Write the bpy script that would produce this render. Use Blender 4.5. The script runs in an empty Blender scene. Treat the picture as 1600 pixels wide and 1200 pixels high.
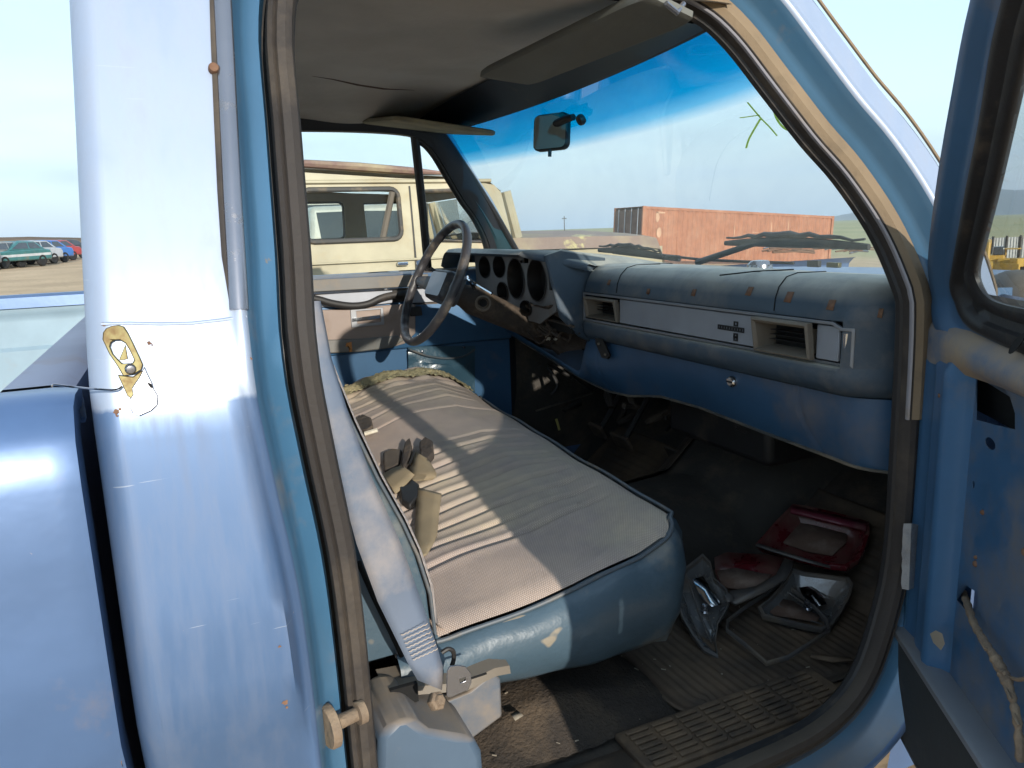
import bpy, bmesh, math, random
import numpy as np
from mathutils import Vector, Matrix
from mathutils.geometry import tessellate_polygon
random.seed(7); rng = np.random.RandomState(7)
SC = bpy.context.scene; COL = SC.collection
PI = math.pi; R = math.radians
# ------------------------------------------------------------------ camera
FPX = 1178.0
YAW, PITCH, ROLL = R(23.7), R(11.55), R(-2.07)
CAM = np.array([-1.151, -1.719, 1.378])
_F = np.array([math.sin(YAW)*math.cos(PITCH), math.cos(YAW)*math.cos(PITCH), -math.sin(PITCH)])
_R0 = np.array([math.cos(YAW), -math.sin(YAW), 0.0]); _U0 = np.cross(_R0, _F)
_R = math.cos(ROLL)*_R0 + math.sin(ROLL)*_U0; _U = -math.sin(ROLL)*_R0 + math.cos(ROLL)*_U0
cd = bpy.data.cameras.new("camera"); cam = bpy.data.objects.new("camera", cd); COL.objects.link(cam)
cd.sensor_width = 36; cd.lens = 36*FPX/1600; cd.clip_start = 0.03; cd.clip_end = 40000
m = Matrix.Identity(4)
for i in range(3):
    m[i][0], m[i][1], m[i][2], m[i][3] = _R[i], _U[i], -_F[i], CAM[i]
cam.matrix_world = m; SC.camera = cam
# ------------------------------------------------------------------ sky and sun
SUN_EL, SUN_AZ = R(14.5), R(180)      # azimuth measured from +Y towards +X
SC.view_settings.view_transform = 'Standard'; SC.view_settings.look = 'None'
SC.view_settings.exposure = 1.5; SC.view_settings.gamma = 1
w = bpy.data.worlds.new("World"); SC.world = w; w.use_nodes = True
nt = w.node_tree; nt.nodes.clear()
wo = nt.nodes.new('ShaderNodeOutputWorld'); bg = nt.nodes.new('ShaderNodeBackground')
sky = nt.nodes.new('ShaderNodeTexSky'); sky.sky_type = 'NISHITA'; sky.sun_disc = False
sky.sun_elevation = SUN_EL; sky.sun_rotation = SUN_AZ; sky.air_density = 1.2; sky.dust_density = 0.3; sky.ozone_density = 2.5
tc = nt.nodes.new('ShaderNodeTexCoord'); mp = nt.nodes.new('ShaderNodeMapping'); mp.inputs['Scale'].default_value = (1.2, 1.2, 6.5)
mp.inputs['Rotation'].default_value = (0.12, 0.2, 0.4)
cn = nt.nodes.new('ShaderNodeTexNoise'); cn.inputs['Scale'].default_value = 1.7; cn.inputs['Detail'].default_value = 7; cn.inputs['Roughness'].default_value = 0.55
cr = nt.nodes.new('ShaderNodeValToRGB'); cr.color_ramp.elements[0].position = 0.35; cr.color_ramp.elements[1].position = 0.68; cr.color_ramp.elements[0].color = (.40, .40, .40, 1)
cr.color_ramp.elements[1].color = (0.9, 0.9, 0.9, 1)
mx = nt.nodes.new('ShaderNodeMixRGB'); mx.inputs[2].default_value = (2.35, 2.95, 3.45, 1)
nt.links.new(tc.outputs['Generated'], mp.inputs[0]); nt.links.new(mp.outputs[0], cn.inputs['Vector'])
sxz = nt.nodes.new('ShaderNodeSeparateXYZ'); nt.links.new(tc.outputs['Generated'], sxz.inputs[0])
lowm = nt.nodes.new('ShaderNodeMapRange'); lowm.inputs[1].default_value = 0; lowm.inputs[2].default_value = .16; lowm.inputs[3].default_value = 1; lowm.inputs[4].default_value = 0; nt.links.new(sxz.outputs[2], lowm.inputs[0])
mxm = nt.nodes.new('ShaderNodeMath'); mxm.operation = 'MAXIMUM'; nt.links.new(cn.outputs[0], cr.inputs[0]); nt.links.new(cr.outputs[0], mxm.inputs[0]); nt.links.new(lowm.outputs[0], mxm.inputs[1]); nt.links.new(mxm.outputs[0], mx.inputs[0]); nt.links.new(sky.outputs[0], mx.inputs[1])
nt.links.new(mx.outputs[0], bg.inputs[0]); bg.inputs[1].default_value = 0.13; nt.links.new(bg.outputs[0], wo.inputs[0])
sl = bpy.data.lights.new("sun", 'SUN'); sl.energy = 2.6; sl.angle = R(0.5); sl.color = (1.0, 0.93, 0.82)
so = bpy.data.objects.new("sun", sl); COL.objects.link(so)
sv = Vector((math.sin(SUN_AZ)*math.cos(SUN_EL), math.cos(SUN_AZ)*math.cos(SUN_EL), math.sin(SUN_EL)))
so.rotation_euler = (-sv).to_track_quat('-Z', 'Y').to_euler(); so.location = (0, -8, 8)
SC.cycles.max_bounces = 9; SC.cycles.transparent_max_bounces = 24; SC.cycles.diffuse_bounces = 5

# ------------------------------------------------------------------ survey helpers (a ray of the photograph met with a plane of the truck)
def ray(px, py): return (px-800)/FPX*_R - (py-600)/FPX*_U + _F
def at(px, py, ax, v):
    d = ray(px, py); k = 'xyz'.index(ax); return tuple(CAM + (v-CAM[k])/d[k]*d)
def halfw(z): return 0.87 - max(0, z-1.25)*.35           # half width of the door opening at height z

# ------------------------------------------------------------------ materials
def rgb(c): return (c[0], c[1], c[2], 1)
def mat(name, base, rough=.6, metal=0, dust=None, bump=None, spec=.5, coat=0, spots=None, up=0, upc=None, scratch=None, trans=0, weave=None, base2=None, croughn=.15):
    """procedural surface: base colour, dust (colour, amount, scale), bump (scale, strength), spots (colour, scale, threshold),
    up = dust that has settled on faces that look up, weave = (scale, strength, axis mix) cloth"""
    M = bpy.data.materials.new(name); M.use_nodes = True; t = M.node_tree; N = t.nodes; L = t.links
    b = N['Principled BSDF']; b.inputs['Roughness'].default_value = rough; b.inputs['Metallic'].default_value = metal
    b.inputs['Specular IOR Level'].default_value = spec; b.inputs['Coat Weight'].default_value = coat; b.inputs['Coat Roughness'].default_value = croughn
    b.inputs['Transmission Weight'].default_value = trans
    tcn = N.new('ShaderNodeTexCoord'); col = None
    def noise(s, det=5, ro=.6, sc=None):
        n = N.new('ShaderNodeTexNoise'); n.inputs['Scale'].default_value = s; n.inputs['Detail'].default_value = det; n.inputs['Roughness'].default_value = ro
        if sc:
            mm = N.new('ShaderNodeMapping'); mm.inputs['Scale'].default_value = sc; L.new(tcn.outputs['Object'], mm.inputs[0]); L.new(mm.outputs[0], n.inputs['Vector'])
        else: L.new(tcn.outputs['Object'], n.inputs['Vector'])
        return n.outputs[0]
    def ramp(src, a, c, lo=0, hi=1):
        r = N.new('ShaderNodeMapRange'); r.inputs[1].default_value = a; r.inputs[2].default_value = c; r.inputs[3].default_value = lo; r.inputs[4].default_value = hi
        L.new(src, r.inputs[0]); return r.outputs[0]
    def mix(f, c1, c2):
        x = N.new('ShaderNodeMixRGB'); L.new(f, x.inputs[0])
        for k, c in ((1, c1), (2, c2)):
            if isinstance(c, tuple): x.inputs[k].default_value = rgb(c)
            else: L.new(c, x.inputs[k])
        return x.outputs[0]
    f = ramp(noise(3.1), .35, .65)
    b2 = base2 or tuple(v*.78 for v in base)
    col = mix(f, base, b2)
    if dust:
        dc, am, sc = dust
        f = ramp(noise(sc, 8, .65), .62-.35*am, .80-.25*am, 0, min(1, .35+am))
        col = mix(f, col, dc)
        rr = N.new('ShaderNodeMapRange'); rr.inputs[3].default_value = rough; rr.inputs[4].default_value = max(rough, .8); L.new(f, rr.inputs[0]); L.new(rr.outputs[0], b.inputs['Roughness'])
    if up:
        g = N.new('ShaderNodeNewGeometry'); s = N.new('ShaderNodeSeparateXYZ'); L.new(g.outputs['Normal'], s.inputs[0])
        f = ramp(s.outputs[2], .35, .95, 0, up); n2 = ramp(noise(14, 6), .3, .6, .55, 1)
        mm = N.new('ShaderNodeMath'); mm.operation = 'MULTIPLY'; L.new(f, mm.inputs[0]); L.new(n2, mm.inputs[1])
        col = mix(mm.outputs[0], col, upc or (dust[0] if dust else (.3, .24, .16)))
    if scratch:
        f = ramp(noise(scratch[1], 3, .5, (1, 9, 1)), scratch[2], scratch[2]+.03, 0, .8); col = mix(f, col, scratch[0])
    if spots:
        f = ramp(noise(spots[1], 6, .7), spots[2], spots[2]+.05, 0, 1); col = mix(f, col, spots[0])
    L.new(col, b.inputs['Base Color'])
    bsrc = None
    if weave:
        wv = []
        for rot in (weave[2], -weave[2]):
            mm = N.new('ShaderNodeMapping'); mm.inputs['Rotation'].default_value = (0, 0, rot); L.new(tcn.outputs['Object'], mm.inputs[0])
            v = N.new('ShaderNodeTexWave'); v.inputs['Scale'].default_value = weave[0]; v.inputs['Distortion'].default_value = .4; L.new(mm.outputs[0], v.inputs[0]); wv.append(v.outputs[1])
        mm = N.new('ShaderNodeMath'); mm.operation = 'MULTIPLY'; L.new(wv[0], mm.inputs[0]); L.new(wv[1], mm.inputs[1]); 
        dk = N.new('ShaderNodeMixRGB'); dk.blend_type = 'MULTIPLY'; dk.inputs[0].default_value = weave[1]
        L.new(col, dk.inputs[1]); rg = ramp(mm.outputs[0], 0, .6, .35, 1.25); L.new(rg, dk.inputs[2]); L.new(dk.outputs[0], b.inputs['Base Color'])
        bsrc = mm.outputs[0]; bm_ = N.new('ShaderNodeBump'); bm_.inputs['Strength'].default_value = .5; bm_.inputs['Distance'].default_value = .002; L.new(bsrc, bm_.inputs['Height']); L.new(bm_.outputs[0], b.inputs['Normal'])
    if bump:
        bb = N.new('ShaderNodeBump'); bb.inputs['Strength'].default_value = bump[1]; bb.inputs['Distance'].default_value = bump[2] if len(bump) > 2 else .004
        L.new(noise(bump[0], 6, .6), bb.inputs['Height'])
        if weave: L.new(bm_.outputs[0], bb.inputs['Normal'])
        L.new(bb.outputs[0], b.inputs['Normal'])
    return M

def glass(name, tint=(1, 1, 1), gloss=.06, band=None, streak=0, dirt=0):
    M = bpy.data.materials.new(name); M.use_nodes = True; t = M.node_tree; N = t.nodes; L = t.links
    N.remove(N['Principled BSDF']); out = N['Material Output']
    tr = N.new('ShaderNodeBsdfTransparent'); gl = N.new('ShaderNodeBsdfGlossy'); gl.inputs['Roughness'].default_value = .02
    fr = N.new('ShaderNodeFresnel'); fr.inputs[0].default_value = 1.45
    mu = N.new('ShaderNodeMath'); mu.operation = 'MULTIPLY'; mu.inputs[1].default_value = gloss*8; L.new(fr.outputs[0], mu.inputs[0])
    mxs = N.new('ShaderNodeMixShader'); L.new(mu.outputs[0], mxs.inputs[0]); L.new(tr.outputs[0], mxs.inputs[1]); L.new(gl.outputs[0], mxs.inputs[2])
    tr.inputs[0].default_value = rgb(tint); last = mxs.outputs[0]
    tcn = N.new('ShaderNodeTexCoord')
    if band:   # blue shade band moulded into the top of the windscreen
        s = N.new('ShaderNodeSeparateXYZ'); L.new(tcn.outputs['Object'], s.inputs[0])
        rp = N.new('ShaderNodeValToRGB'); e = rp.color_ramp.elements
        e[0].position = 0; e[0].color = rgb(tint); e[1].position = 1; e[1].color = (.0, .20, .43, 1)
        k = e.new(.20); k.color = (.20, .58, .82, 1); k = e.new(.42); k.color = (.0, .33, .62, 1)
        mr = N.new('ShaderNodeMapRange'); mr.inputs[1].default_value = band[0]; mr.inputs[2].default_value = band[1]; L.new(s.outputs[2], mr.inputs[0]); L.new(mr.outputs[0], rp.inputs[0]); L.new(rp.outputs[0], tr.inputs[0])
    if dirt:
        n = N.new('ShaderNodeTexNoise'); n.inputs['Scale'].default_value = 5; n.inputs['Detail'].default_value = 8; L.new(tcn.outputs['Object'], n.inputs['Vector'])
        mr = N.new('ShaderNodeMapRange'); mr.inputs[1].default_value = .42; mr.inputs[2].default_value = .75; mr.inputs[4].default_value = dirt; L.new(n.outputs[0], mr.inputs[0])
        df = N.new('ShaderNodeBsdfTranslucent'); df.inputs[0].default_value = (.5, .47, .4, 1); m2 = N.new('ShaderNodeMixShader')
        L.new(mr.outputs[0], m2.inputs[0]); L.new(last, m2.inputs[1]); L.new(df.outputs[0], m2.inputs[2]); last = m2.outputs[0]
    L.new(last, out.inputs[0]); return M

TAN = (.30, .215, .125); BROWN = (.13, .085, .05)
MT = dict(
 jamb=mat('jamb_paint', (.065, .17, .29), .28, .15, (TAN, .12, 9), spots=((.24, .18, .12), 26, .70), coat=.5, up=.6),
 innerblue=mat('inner_panel_paint', (.050, .140, .275), .45, .1, (TAN, .08, 5), spots=((.20, .18, .15), 26, .71), coat=.2, up=.75),
 pillar=mat('pillar_trim', (.022, .055, .07), .35, 0, (TAN, .05, 6), bump=(60, .08)),
 header=mat('header_trim', (.016, .018, .024), .5, 0, (TAN, .05, 6)),
 seal=mat('weatherstrip_rubber', (.036, .029, .025), .75, 0, ((.15, .115, .08), .28, 4), bump=(70, .35), up=.5),
 sealtan=mat('dusty_weatherstrip', (.25, .18, .11), .85, 0, ((.12, .09, .06), .25, 14), bump=(60, .4)),
 sealblk=mat('black_rubber', (.018, .017, .018), .5, 0, ((.16, .12, .08), .12, 12), bump=(50, .2)),
 trimlt=mat('windlace_trim', (.34, .33, .36), .45, .2, (TAN, .2, 12)),
 head=mat('headliner', (.55, .505, .445), .95, 0, ((.40, .34, .27), .3, 2.6), bump=(5, .35, .02)),
 headtear=mat('headliner_tear', (.10, .06, .045), .95),
 visor=mat('visor_vinyl', (.15, .15, .13), .7, 0, ((.2, .17, .11), .2, 4), bump=(90, .15)),
 visorg=mat('visor_vinyl_faded', (.24, .215, .14), .7, 0, ((.45, .37, .22), .4, 7)),
 sheet=mat('door_sheet_paint', (.044, .128, .255), .45, .1, ((.19, .165, .14), .50, 5.5), coat=.15, up=.75),
 dash=mat('dash_pad', (.048, .075, .105), .5, 0, ((.22, .195, .17), .36, 5), bump=(110, .25, .002), up=.80, upc=(.56, .52, .42), spots=((.15, .095, .06), 12, .70)),  # pale top colour: settled dust plus the sky light on the pad
 dashlow=mat('lower_dash_blue', (.034, .094, .185), .40, .05, ((.18, .15, .13), .22, 4), bump=(120, .12, .001), spots=((.2, .17, .13), 30, .74)),
 dashedge=mat('lower_dash_edge', (.06, .062, .06), .6, 0, ((.2, .16, .11), .5, 8)),
 black=mat('black_plastic', (.014, .013, .013), .55, 0, ((.12, .09, .065), .22, 9)),
 void=mat('painted_recess_dark', (.006, .006, .006), .9),  # near-black that stands in for the shade of openings and gaps
 silver=mat('brushed_trim', (.30, .31, .33), .42, .55, (TAN, .1, 7)),
 alu=mat('trim_panel_silver', (.34, .36, .40), .5, .25, ((.32, .27, .22), .18, 9)),
 chrome=mat('chrome', (.75, .76, .78), .12, 1, (TAN, .12, 20)),
 cream=mat('dusty_plastic', (.19, .16, .125), .6, 0, ((.14, .105, .07), .3, 12)),
 bezel=mat('cluster_bezel', (.20, .20, .20), .55, .1, ((.20, .155, .105), .35, 10), bump=(40, .2)),
 dirt=mat('dirt_caked_parts', (.055, .043, .035), .9, 0, ((.15, .11, .075), .40, 12), bump=(24, .9, .012)),
 rust=mat('rust_clip', (.17, .085, .05), .85, 0, ((.28, .17, .1), .4, 40)),
 white=mat('white_connector', (.6, .56, .46), .6, 0, (TAN, .3, 20)),
 wheel=mat('steering_wheel_plastic', (.040, .038, .042), .42, 0, ((.24, .19, .13), .24, 16), bump=(60, .25, .003)),
 fabric=mat('seat_cloth', (.56, .435, .355), .95, 0, ((.60, .49, .35), .45, 3.2), weave=(95, .40, .6), spots=((.26, .21, .18), 4.2, .69), bump=(9, .25, .008), base2=(.34, .285, .265)),
 fabricw=mat('seatback_cloth', (.56, .49, .45), .95, 0, (TAN, .1, 6), weave=(110, .5, .75)),
 vinyl=mat('seat_vinyl', (.058, .097, .130), .42, 0, ((.36, .30, .21), .30, 3.4), bump=(7, .30, .02), coat=.15, scratch=((.30, .25, .18), 9, .70)),
 pipe=mat('piping', (.09, .11, .13), .5, 0, (TAN, .3, 9)),
 foam=mat('seat_foam', (.46, .39, .22), 1, 0, ((.30, .235, .13), .4, 12), bump=(40, 1, .012)),
 boxblue=mat('floor_box_paint', (.085, .13, .19), .5, .1, ((.30, .23, .16), .35, 6), up=.9, upc=(.34, .26, .18)),
 ledge=mat('dusty_sill_paint', (.05, .13, .25), .6, .1, ((.34, .26, .18), .85, 5), up=.9, upc=(.36, .27, .18)),
 belt=mat('seatbelt_webbing', (.15, .185, .25), .7, 0, ((.33, .29, .27), .55, 6), bump=(300, .3, .0006)),
 belttan=mat('tan_webbing', (.30, .235, .145), .85, 0, ((.2, .15, .1), .2, 8), bump=(300, .3, .0006)),
 stitch=mat('stitching', (.52, .42, .33), .9),
 carpet=mat('carpet', (.055, .043, .034), 1, 0, ((.12, .085, .055), .50, 7), bump=(130, 1, .006), spots=((.16, .12, .08), 60, .70)),
 rubber=mat('rubber_mat', (.040, .033, .028), .75, 0, ((.15, .10, .062), .62, 6), bump=(30, .3, .004), up=.35),
 floor=mat('dusty_floor', (.052, .046, .040), .9, 0, ((.15, .11, .075), .35, 5), bump=(22, .5, .01)),  # dark floor colour with brown dust
 sill=mat('sill_plate', (.075, .056, .042), .7, .1, ((.22, .145, .085), .65, 8), bump=(60, .4, .003)),
 lampred=mat('red_lens', (.12, .010, .016), .22, 0, ((.16, .10, .075), .55, 11), coat=.5, spec=.6),
 lampclr=mat('clear_lens', (.20, .20, .20), .14, .35, ((.15, .105, .07), .45, 14), coat=1, croughn=.05),
 lampgrey=mat('lamp_bezel', (.12, .11, .105), .4, .2, ((.2, .15, .1), .4, 12)),
 olive=mat('plated_bracket', (.13, .115, .045), .38, .6, ((.16, .07, .03), .35, 30)),
 plate=mat('polished_plate', (.33, .33, .36), .22, .85, (TAN, .1, 40)),
 tape=mat('aluminium_tape', (.34, .35, .36), .5, .35, ((.18, .13, .09), .25, 14), bump=(24, .8, .01)),
 lowtrim=mat('door_lower_trim', (.030, .036, .040), .85, 0, ((.10, .09, .075), .28, 4), bump=(60, .3, .003)),
 loom=mat('taped_cable', (.20, .145, .10), .85, 0, ((.34, .25, .16), .4, 26), bump=(60, .8, .006)),
 woodv=mat('faded_woodgrain', (.30, .235, .20), .55, 0, ((.20, .13, .085), .35, 4), bump=(30, .2)),
 armrest=mat('armrest_vinyl', (.17, .165, .155), .5, 0, (TAN, .3, 6)),
 pocket=mat('map_pocket', (.045, .10, .145), .35, 0, (TAN, .08, 5), bump=(9, .6, .02), coat=.4),
 
 paper=mat('paper_scrap', (.36, .31, .24), .9),
 glassw=glass('windscreen_glass', (.95, 1.0, 1.0), .03, band=(1.585, 1.69), dirt=.02),
 glassd=glass('side_glass', (.93, .97, .97), .05, dirt=.05),
 mirrorf=mat('mirror_glass', (.33, .38, .34), .35, .4),
)
# two tone body paint: faded silver above the belt, blue below, with the clear coat flaking along the line between them
def body_paint():
    M = bpy.data.materials.new('body_paint_two_tone'); M.use_nodes = True; t = M.node_tree; N = t.nodes; L = t.links; b = N['Principled BSDF']
    tcn = N.new('ShaderNodeTexCoord'); s = N.new('ShaderNodeSeparateXYZ'); L.new(tcn.outputs['Object'], s.inputs[0])
    n = N.new('ShaderNodeTexNoise'); n.inputs['Scale'].default_value = 60; n.inputs['Detail'].default_value = 6; L.new(tcn.outputs['Object'], n.inputs['Vector'])
    a = N.new('ShaderNodeMath'); a.operation = 'MULTIPLY_ADD'; a.inputs[1].default_value = .018; L.new(n.outputs[0], a.inputs[0]); L.new(s.outputs[2], a.inputs[2])
    r = N.new('ShaderNodeMapRange'); r.inputs[1].default_value = 1.231; r.inputs[2].default_value = 1.237; L.new(a.outputs[0], r.inputs[0])
    mxx = N.new('ShaderNodeMixRGB'); L.new(r.outputs[0], mxx.inputs[0]); mxx.inputs[1].default_value = (.080, .145, .275, 1); mxx.inputs[2].default_value = (.31, .37, .48, 1)
    n2 = N.new('ShaderNodeTexNoise'); n2.inputs['Scale'].default_value = 30; n2.inputs['Detail'].default_value = 8; n2.inputs['Roughness'].default_value = .7; L.new(tcn.outputs['Object'], n2.inputs['Vector'])
    r2 = N.new('ShaderNodeMapRange'); r2.inputs[1].default_value = .71; r2.inputs[2].default_value = .74; L.new(n2.outputs[0], r2.inputs[0])
    mpp = N.new('ShaderNodeMapping'); mpp.inputs['Scale'].default_value = (9, 9, 1.1); L.new(tcn.outputs['Object'], mpp.inputs[0])
    ns = N.new('ShaderNodeTexNoise'); ns.inputs['Scale'].default_value = 3; ns.inputs['Detail'].default_value = 9; ns.inputs['Roughness'].default_value = .7; L.new(mpp.outputs[0], ns.inputs['Vector'])
    rs = N.new('ShaderNodeMapRange'); rs.inputs[1].default_value = .45; rs.inputs[2].default_value = .75; rs.inputs[4].default_value = .22; L.new(ns.outputs[0], rs.inputs[0])
    md = N.new('ShaderNodeMixRGB'); L.new(rs.outputs[0], md.inputs[0]); L.new(mxx.outputs[0], md.inputs[1]); md.inputs[2].default_value = (.30, .28, .27, 1)
    mrr = N.new('ShaderNodeMapRange'); mrr.inputs[1].default_value = .3; mrr.inputs[2].default_value = .7; mrr.inputs[3].default_value = .34; mrr.inputs[4].default_value = .62; L.new(ns.outputs[0], mrr.inputs[0]); L.new(mrr.outputs[0], b.inputs['Roughness'])
    wv = N.new('ShaderNodeTexNoise'); wv.inputs['Scale'].default_value = 4; wv.inputs['Detail'].default_value = 2; mp4 = N.new('ShaderNodeMapping'); mp4.inputs['Scale'].default_value = (3, 3, 60); mp4.inputs['Rotation'].default_value = (.3, .5, 0); L.new(tcn.outputs['Object'], mp4.inputs[0]); L.new(mp4.outputs[0], wv.inputs['Vector'])
    r5 = N.new('ShaderNodeMapRange'); r5.inputs[1].default_value = .73; r5.inputs[2].default_value = .75; r5.inputs[4].default_value = .4; L.new(wv.outputs[0], r5.inputs[0])
    m5 = N.new('ShaderNodeMixRGB'); L.new(r5.outputs[0], m5.inputs[0]); L.new(md.outputs[0], m5.inputs[1]); m5.inputs[2].default_value = (.42, .46, .52, 1)
    m3 = N.new('ShaderNodeMixRGB'); L.new(r2.outputs[0], m3.inputs[0]); L.new(m5.outputs[0], m3.inputs[1]); m3.inputs[2].default_value = (.42, .33, .27, 1)
    L.new(m3.outputs[0], b.inputs['Base Color']); b.inputs['Metallic'].default_value = .35; b.inputs['Roughness'].default_value = .42
    b.inputs['Coat Weight'].default_value = .35; b.inputs['Coat Roughness'].default_value = .25
    n3 = N.new('ShaderNodeTexNoise'); n3.inputs['Scale'].default_value = 2.2; n3.inputs['Detail'].default_value = 2; L.new(tcn.outputs['Object'], n3.inputs['Vector'])
    bb = N.new('ShaderNodeBump'); bb.inputs['Strength'].default_value = .25; bb.inputs['Distance'].default_value = .03; L.new(n3.outputs[0], bb.inputs['Height']); L.new(bb.outputs[0], b.inputs['Normal'])
    return M
MT['body'] = body_paint()
MT['bed'] = mat('bed_paint', (.095, .17, .33), .42, .35, (TAN, .03, 9), coat=.35, croughn=.25, bump=(2.2, .10, .03), scratch=((.40, .44, .5), 5, .70), spots=((.42, .33, .27), 30, .73))
gm = bpy.data.materials.new('yellow_green_marker'); gm.use_nodes = True; _n = gm.node_tree.nodes; _n.remove(_n['Principled BSDF'])
_t = _n.new('ShaderNodeBsdfTranslucent'); _t.inputs[0].default_value = (.62, .72, .30, 1); _t2 = _n.new('ShaderNodeBsdfTransparent'); _t2.inputs[0].default_value = (.55, .66, .25, 1); _m = _n.new('ShaderNodeMixShader'); _m.inputs[0].default_value = .5
gm.node_tree.links.new(_t.outputs[0], _m.inputs[1]); gm.node_tree.links.new(_t2.outputs[0], _m.inputs[2]); gm.node_tree.links.new(_m.outputs[0], _n['Material Output'].inputs[0]); MT['green'] = gm

# ------------------------------------------------------------------ mesh helpers
def V(p): return Vector((float(p[0]), float(p[1]), float(p[2])))
class MB:
    def __init__(s): s.v = []; s.f = []
    def add(s, vs, fs):
        o = len(s.v); s.v += [tuple(float(c) for c in p) for p in vs]; s.f += [tuple(i+o for i in f) for f in fs]; return s
    def grid(s, rows, cu=False, cv=False, flip=False):
        nr, nc = len(rows), len(rows[0]); vs = [p for r in rows for p in r]; fs = []
        for i in range(nr if cv else nr-1):
            for j in range(nc if cu else nc-1):
                q = (i*nc+j, i*nc+(j+1) % nc, ((i+1) % nr)*nc+(j+1) % nc, ((i+1) % nr)*nc+j)
                fs.append(q[::-1] if flip else q)
        return s.add(vs, fs)
    def box(s, a, b, M=None):
        (x0, y0, z0), (x1, y1, z1) = a, b
        vs = [(x, y, z) for x in (x0, x1) for y in (y0, y1) for z in (z0, z1)]
        if M: vs = [tuple(M @ Vector(p)) for p in vs]
        return s.add(vs, [(0, 1, 3, 2), (4, 6, 7, 5), (0, 4, 5, 1), (2, 3, 7, 6), (0, 2, 6, 4), (1, 5, 7, 3)])
    def tube(s, pts, r, n=10, closed=False, cap=True, flat=1.0, up=None):
        pts = [V(p) for p in pts]; rs = r if isinstance(r, (list, tuple)) else [r]*len(pts); k = len(pts); rows = []; prev = None
        for i, p in enumerate(pts):
            a = pts[(i-1) % k] if (closed or i > 0) else p; c = pts[(i+1) % k] if (closed or i < k-1) else p
            T = (c-a).normalized() if (c-a).length > 1e-9 else Vector((0, 0, 1))
            if up is not None: U_ = V(up)
            else: U_ = prev if prev is not None else (Vector((0, 0, 1)) if abs(T.z) < .9 else Vector((1, 0, 0)))
            A = (U_-T*U_.dot(T)).normalized(); prev = A; B = T.cross(A)
            rows.append([tuple(p + (A*math.cos(2*PI*j/n)*flat + B*math.sin(2*PI*j/n))*rs[i]) for j in range(n)])
        s.grid(rows, cu=True, cv=closed)
        if cap and not closed:
            o = len(s.v); k0 = o-len(pts)*n; s.f.append(tuple(range(k0, k0+n))[::-1]); s.f.append(tuple(range(o-n, o)))
        return s
    def lathe(s, c, ax, prof, n=24):
        c = V(c); ax = V(ax).normalized(); A = ax.orthogonal().normalized(); B = ax.cross(A)
        return s.grid([[tuple(c+ax*h+(A*math.cos(2*PI*j/n)+B*math.sin(2*PI*j/n))*r) for j in range(n)] for r, h in prof], cu=True)
    def plate(s, outer, holes, fn, th=None):
        """flat plate with real holes; fn maps 2-D points to 3-D, th = offset vector for thickness"""
        polys = [[Vector((p[0], p[1], 0)) for p in q] for q in [outer]+list(holes)]
        tris = tessellate_polygon(polys); flat = [p for q in polys for p in q]; vs = [tuple(fn(p.x, p.y)) for p in flat]
        if th is None: return s.add(vs, [tuple(t) for t in tris])
        n = len(vs); vs2 = [tuple(V(p)+V(th)) for p in vs]
        fs = [tuple(t) for t in tris] + [tuple(i+n for i in t[::-1]) for t in tris]; o = 0
        for q in polys:
            k = len(q)
            for i in range(k): fs.append((o+i, o+(i+1) % k, o+(i+1) % k+n, o+i+n))
            o += k
        return s.add(vs+vs2, fs)
    def build(s, name, mt, parent=None, smooth=True, ang=35, bevel=0, sub=0, solid=0, origin=None):
        me = bpy.data.meshes.new(name); og = V(origin) if origin is not None else Vector((0, 0, 0))
        me.from_pydata([tuple(V(p)-og) for p in s.v], [], s.f); me.validate()
        bm = bmesh.new(); bm.from_mesh(me); bmesh.ops.remove_doubles(bm, verts=bm.verts, dist=1e-6); bmesh.ops.recalc_face_normals(bm, faces=bm.faces); bm.to_mesh(me); bm.free()
        for x in (mt if isinstance(mt, (list, tuple)) else [mt]): me.materials.append(x)
        if smooth:
            me.shade_smooth()
            if not sub: me.set_sharp_from_angle(angle=R(ang))
        o = bpy.data.objects.new(name, me); COL.objects.link(o); o.location = og
        if parent is not None:
            while parent.parent is not None and parent.parent.parent is not None: parent = parent.parent   # thing > part > sub-part, no deeper
            o.parent = parent
            wl = Vector((0, 0, 0)); p = parent
            while p is not None: wl += p.location; p = p.parent
            o.location = og - wl
        if solid: k = o.modifiers.new('solid', 'SOLIDIFY'); k.thickness = solid; k.offset = 0
        if bevel: k = o.modifiers.new('bevel', 'BEVEL'); k.width = bevel; k.segments = 2; k.limit_method = 'ANGLE'; k.angle_limit = R(40); 
        if sub: k = o.modifiers.new('sub', 'SUBSURF'); k.levels = k.render_levels = sub
        return o
def tag(o, label=None, cat=None, group=None, kind=None):
    for k, v in (('label', label), ('category', cat), ('group', group), ('kind', kind)):
        if v: o[k] = v
    return o
def empty(name, loc):
    o = bpy.data.objects.new(name, None); COL.objects.link(o); o.location = loc; o.empty_display_size = .2; return o
def cr(pts, n=6, closed=False):
    """Catmull-Rom through points of any dimension"""
    P = [np.array(p, float) for p in pts]; k = len(P); out = []
    for i in range(k if closed else k-1):
        p0 = P[(i-1) % k] if (closed or i > 0) else P[i]; p1 = P[i]; p2 = P[(i+1) % k]; p3 = P[(i+2) % k] if (closed or i < k-2) else P[i+1]
        for j in range(n):
            t = j/n; out.append(tuple(.5*((2*p1)+(-p0+p2)*t+(2*p0-5*p1+4*p2-p3)*t*t+(-p0+3*p1-3*p2+p3)*t**3)))
    if not closed: out.append(tuple(P[-1]))
    return out
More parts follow.
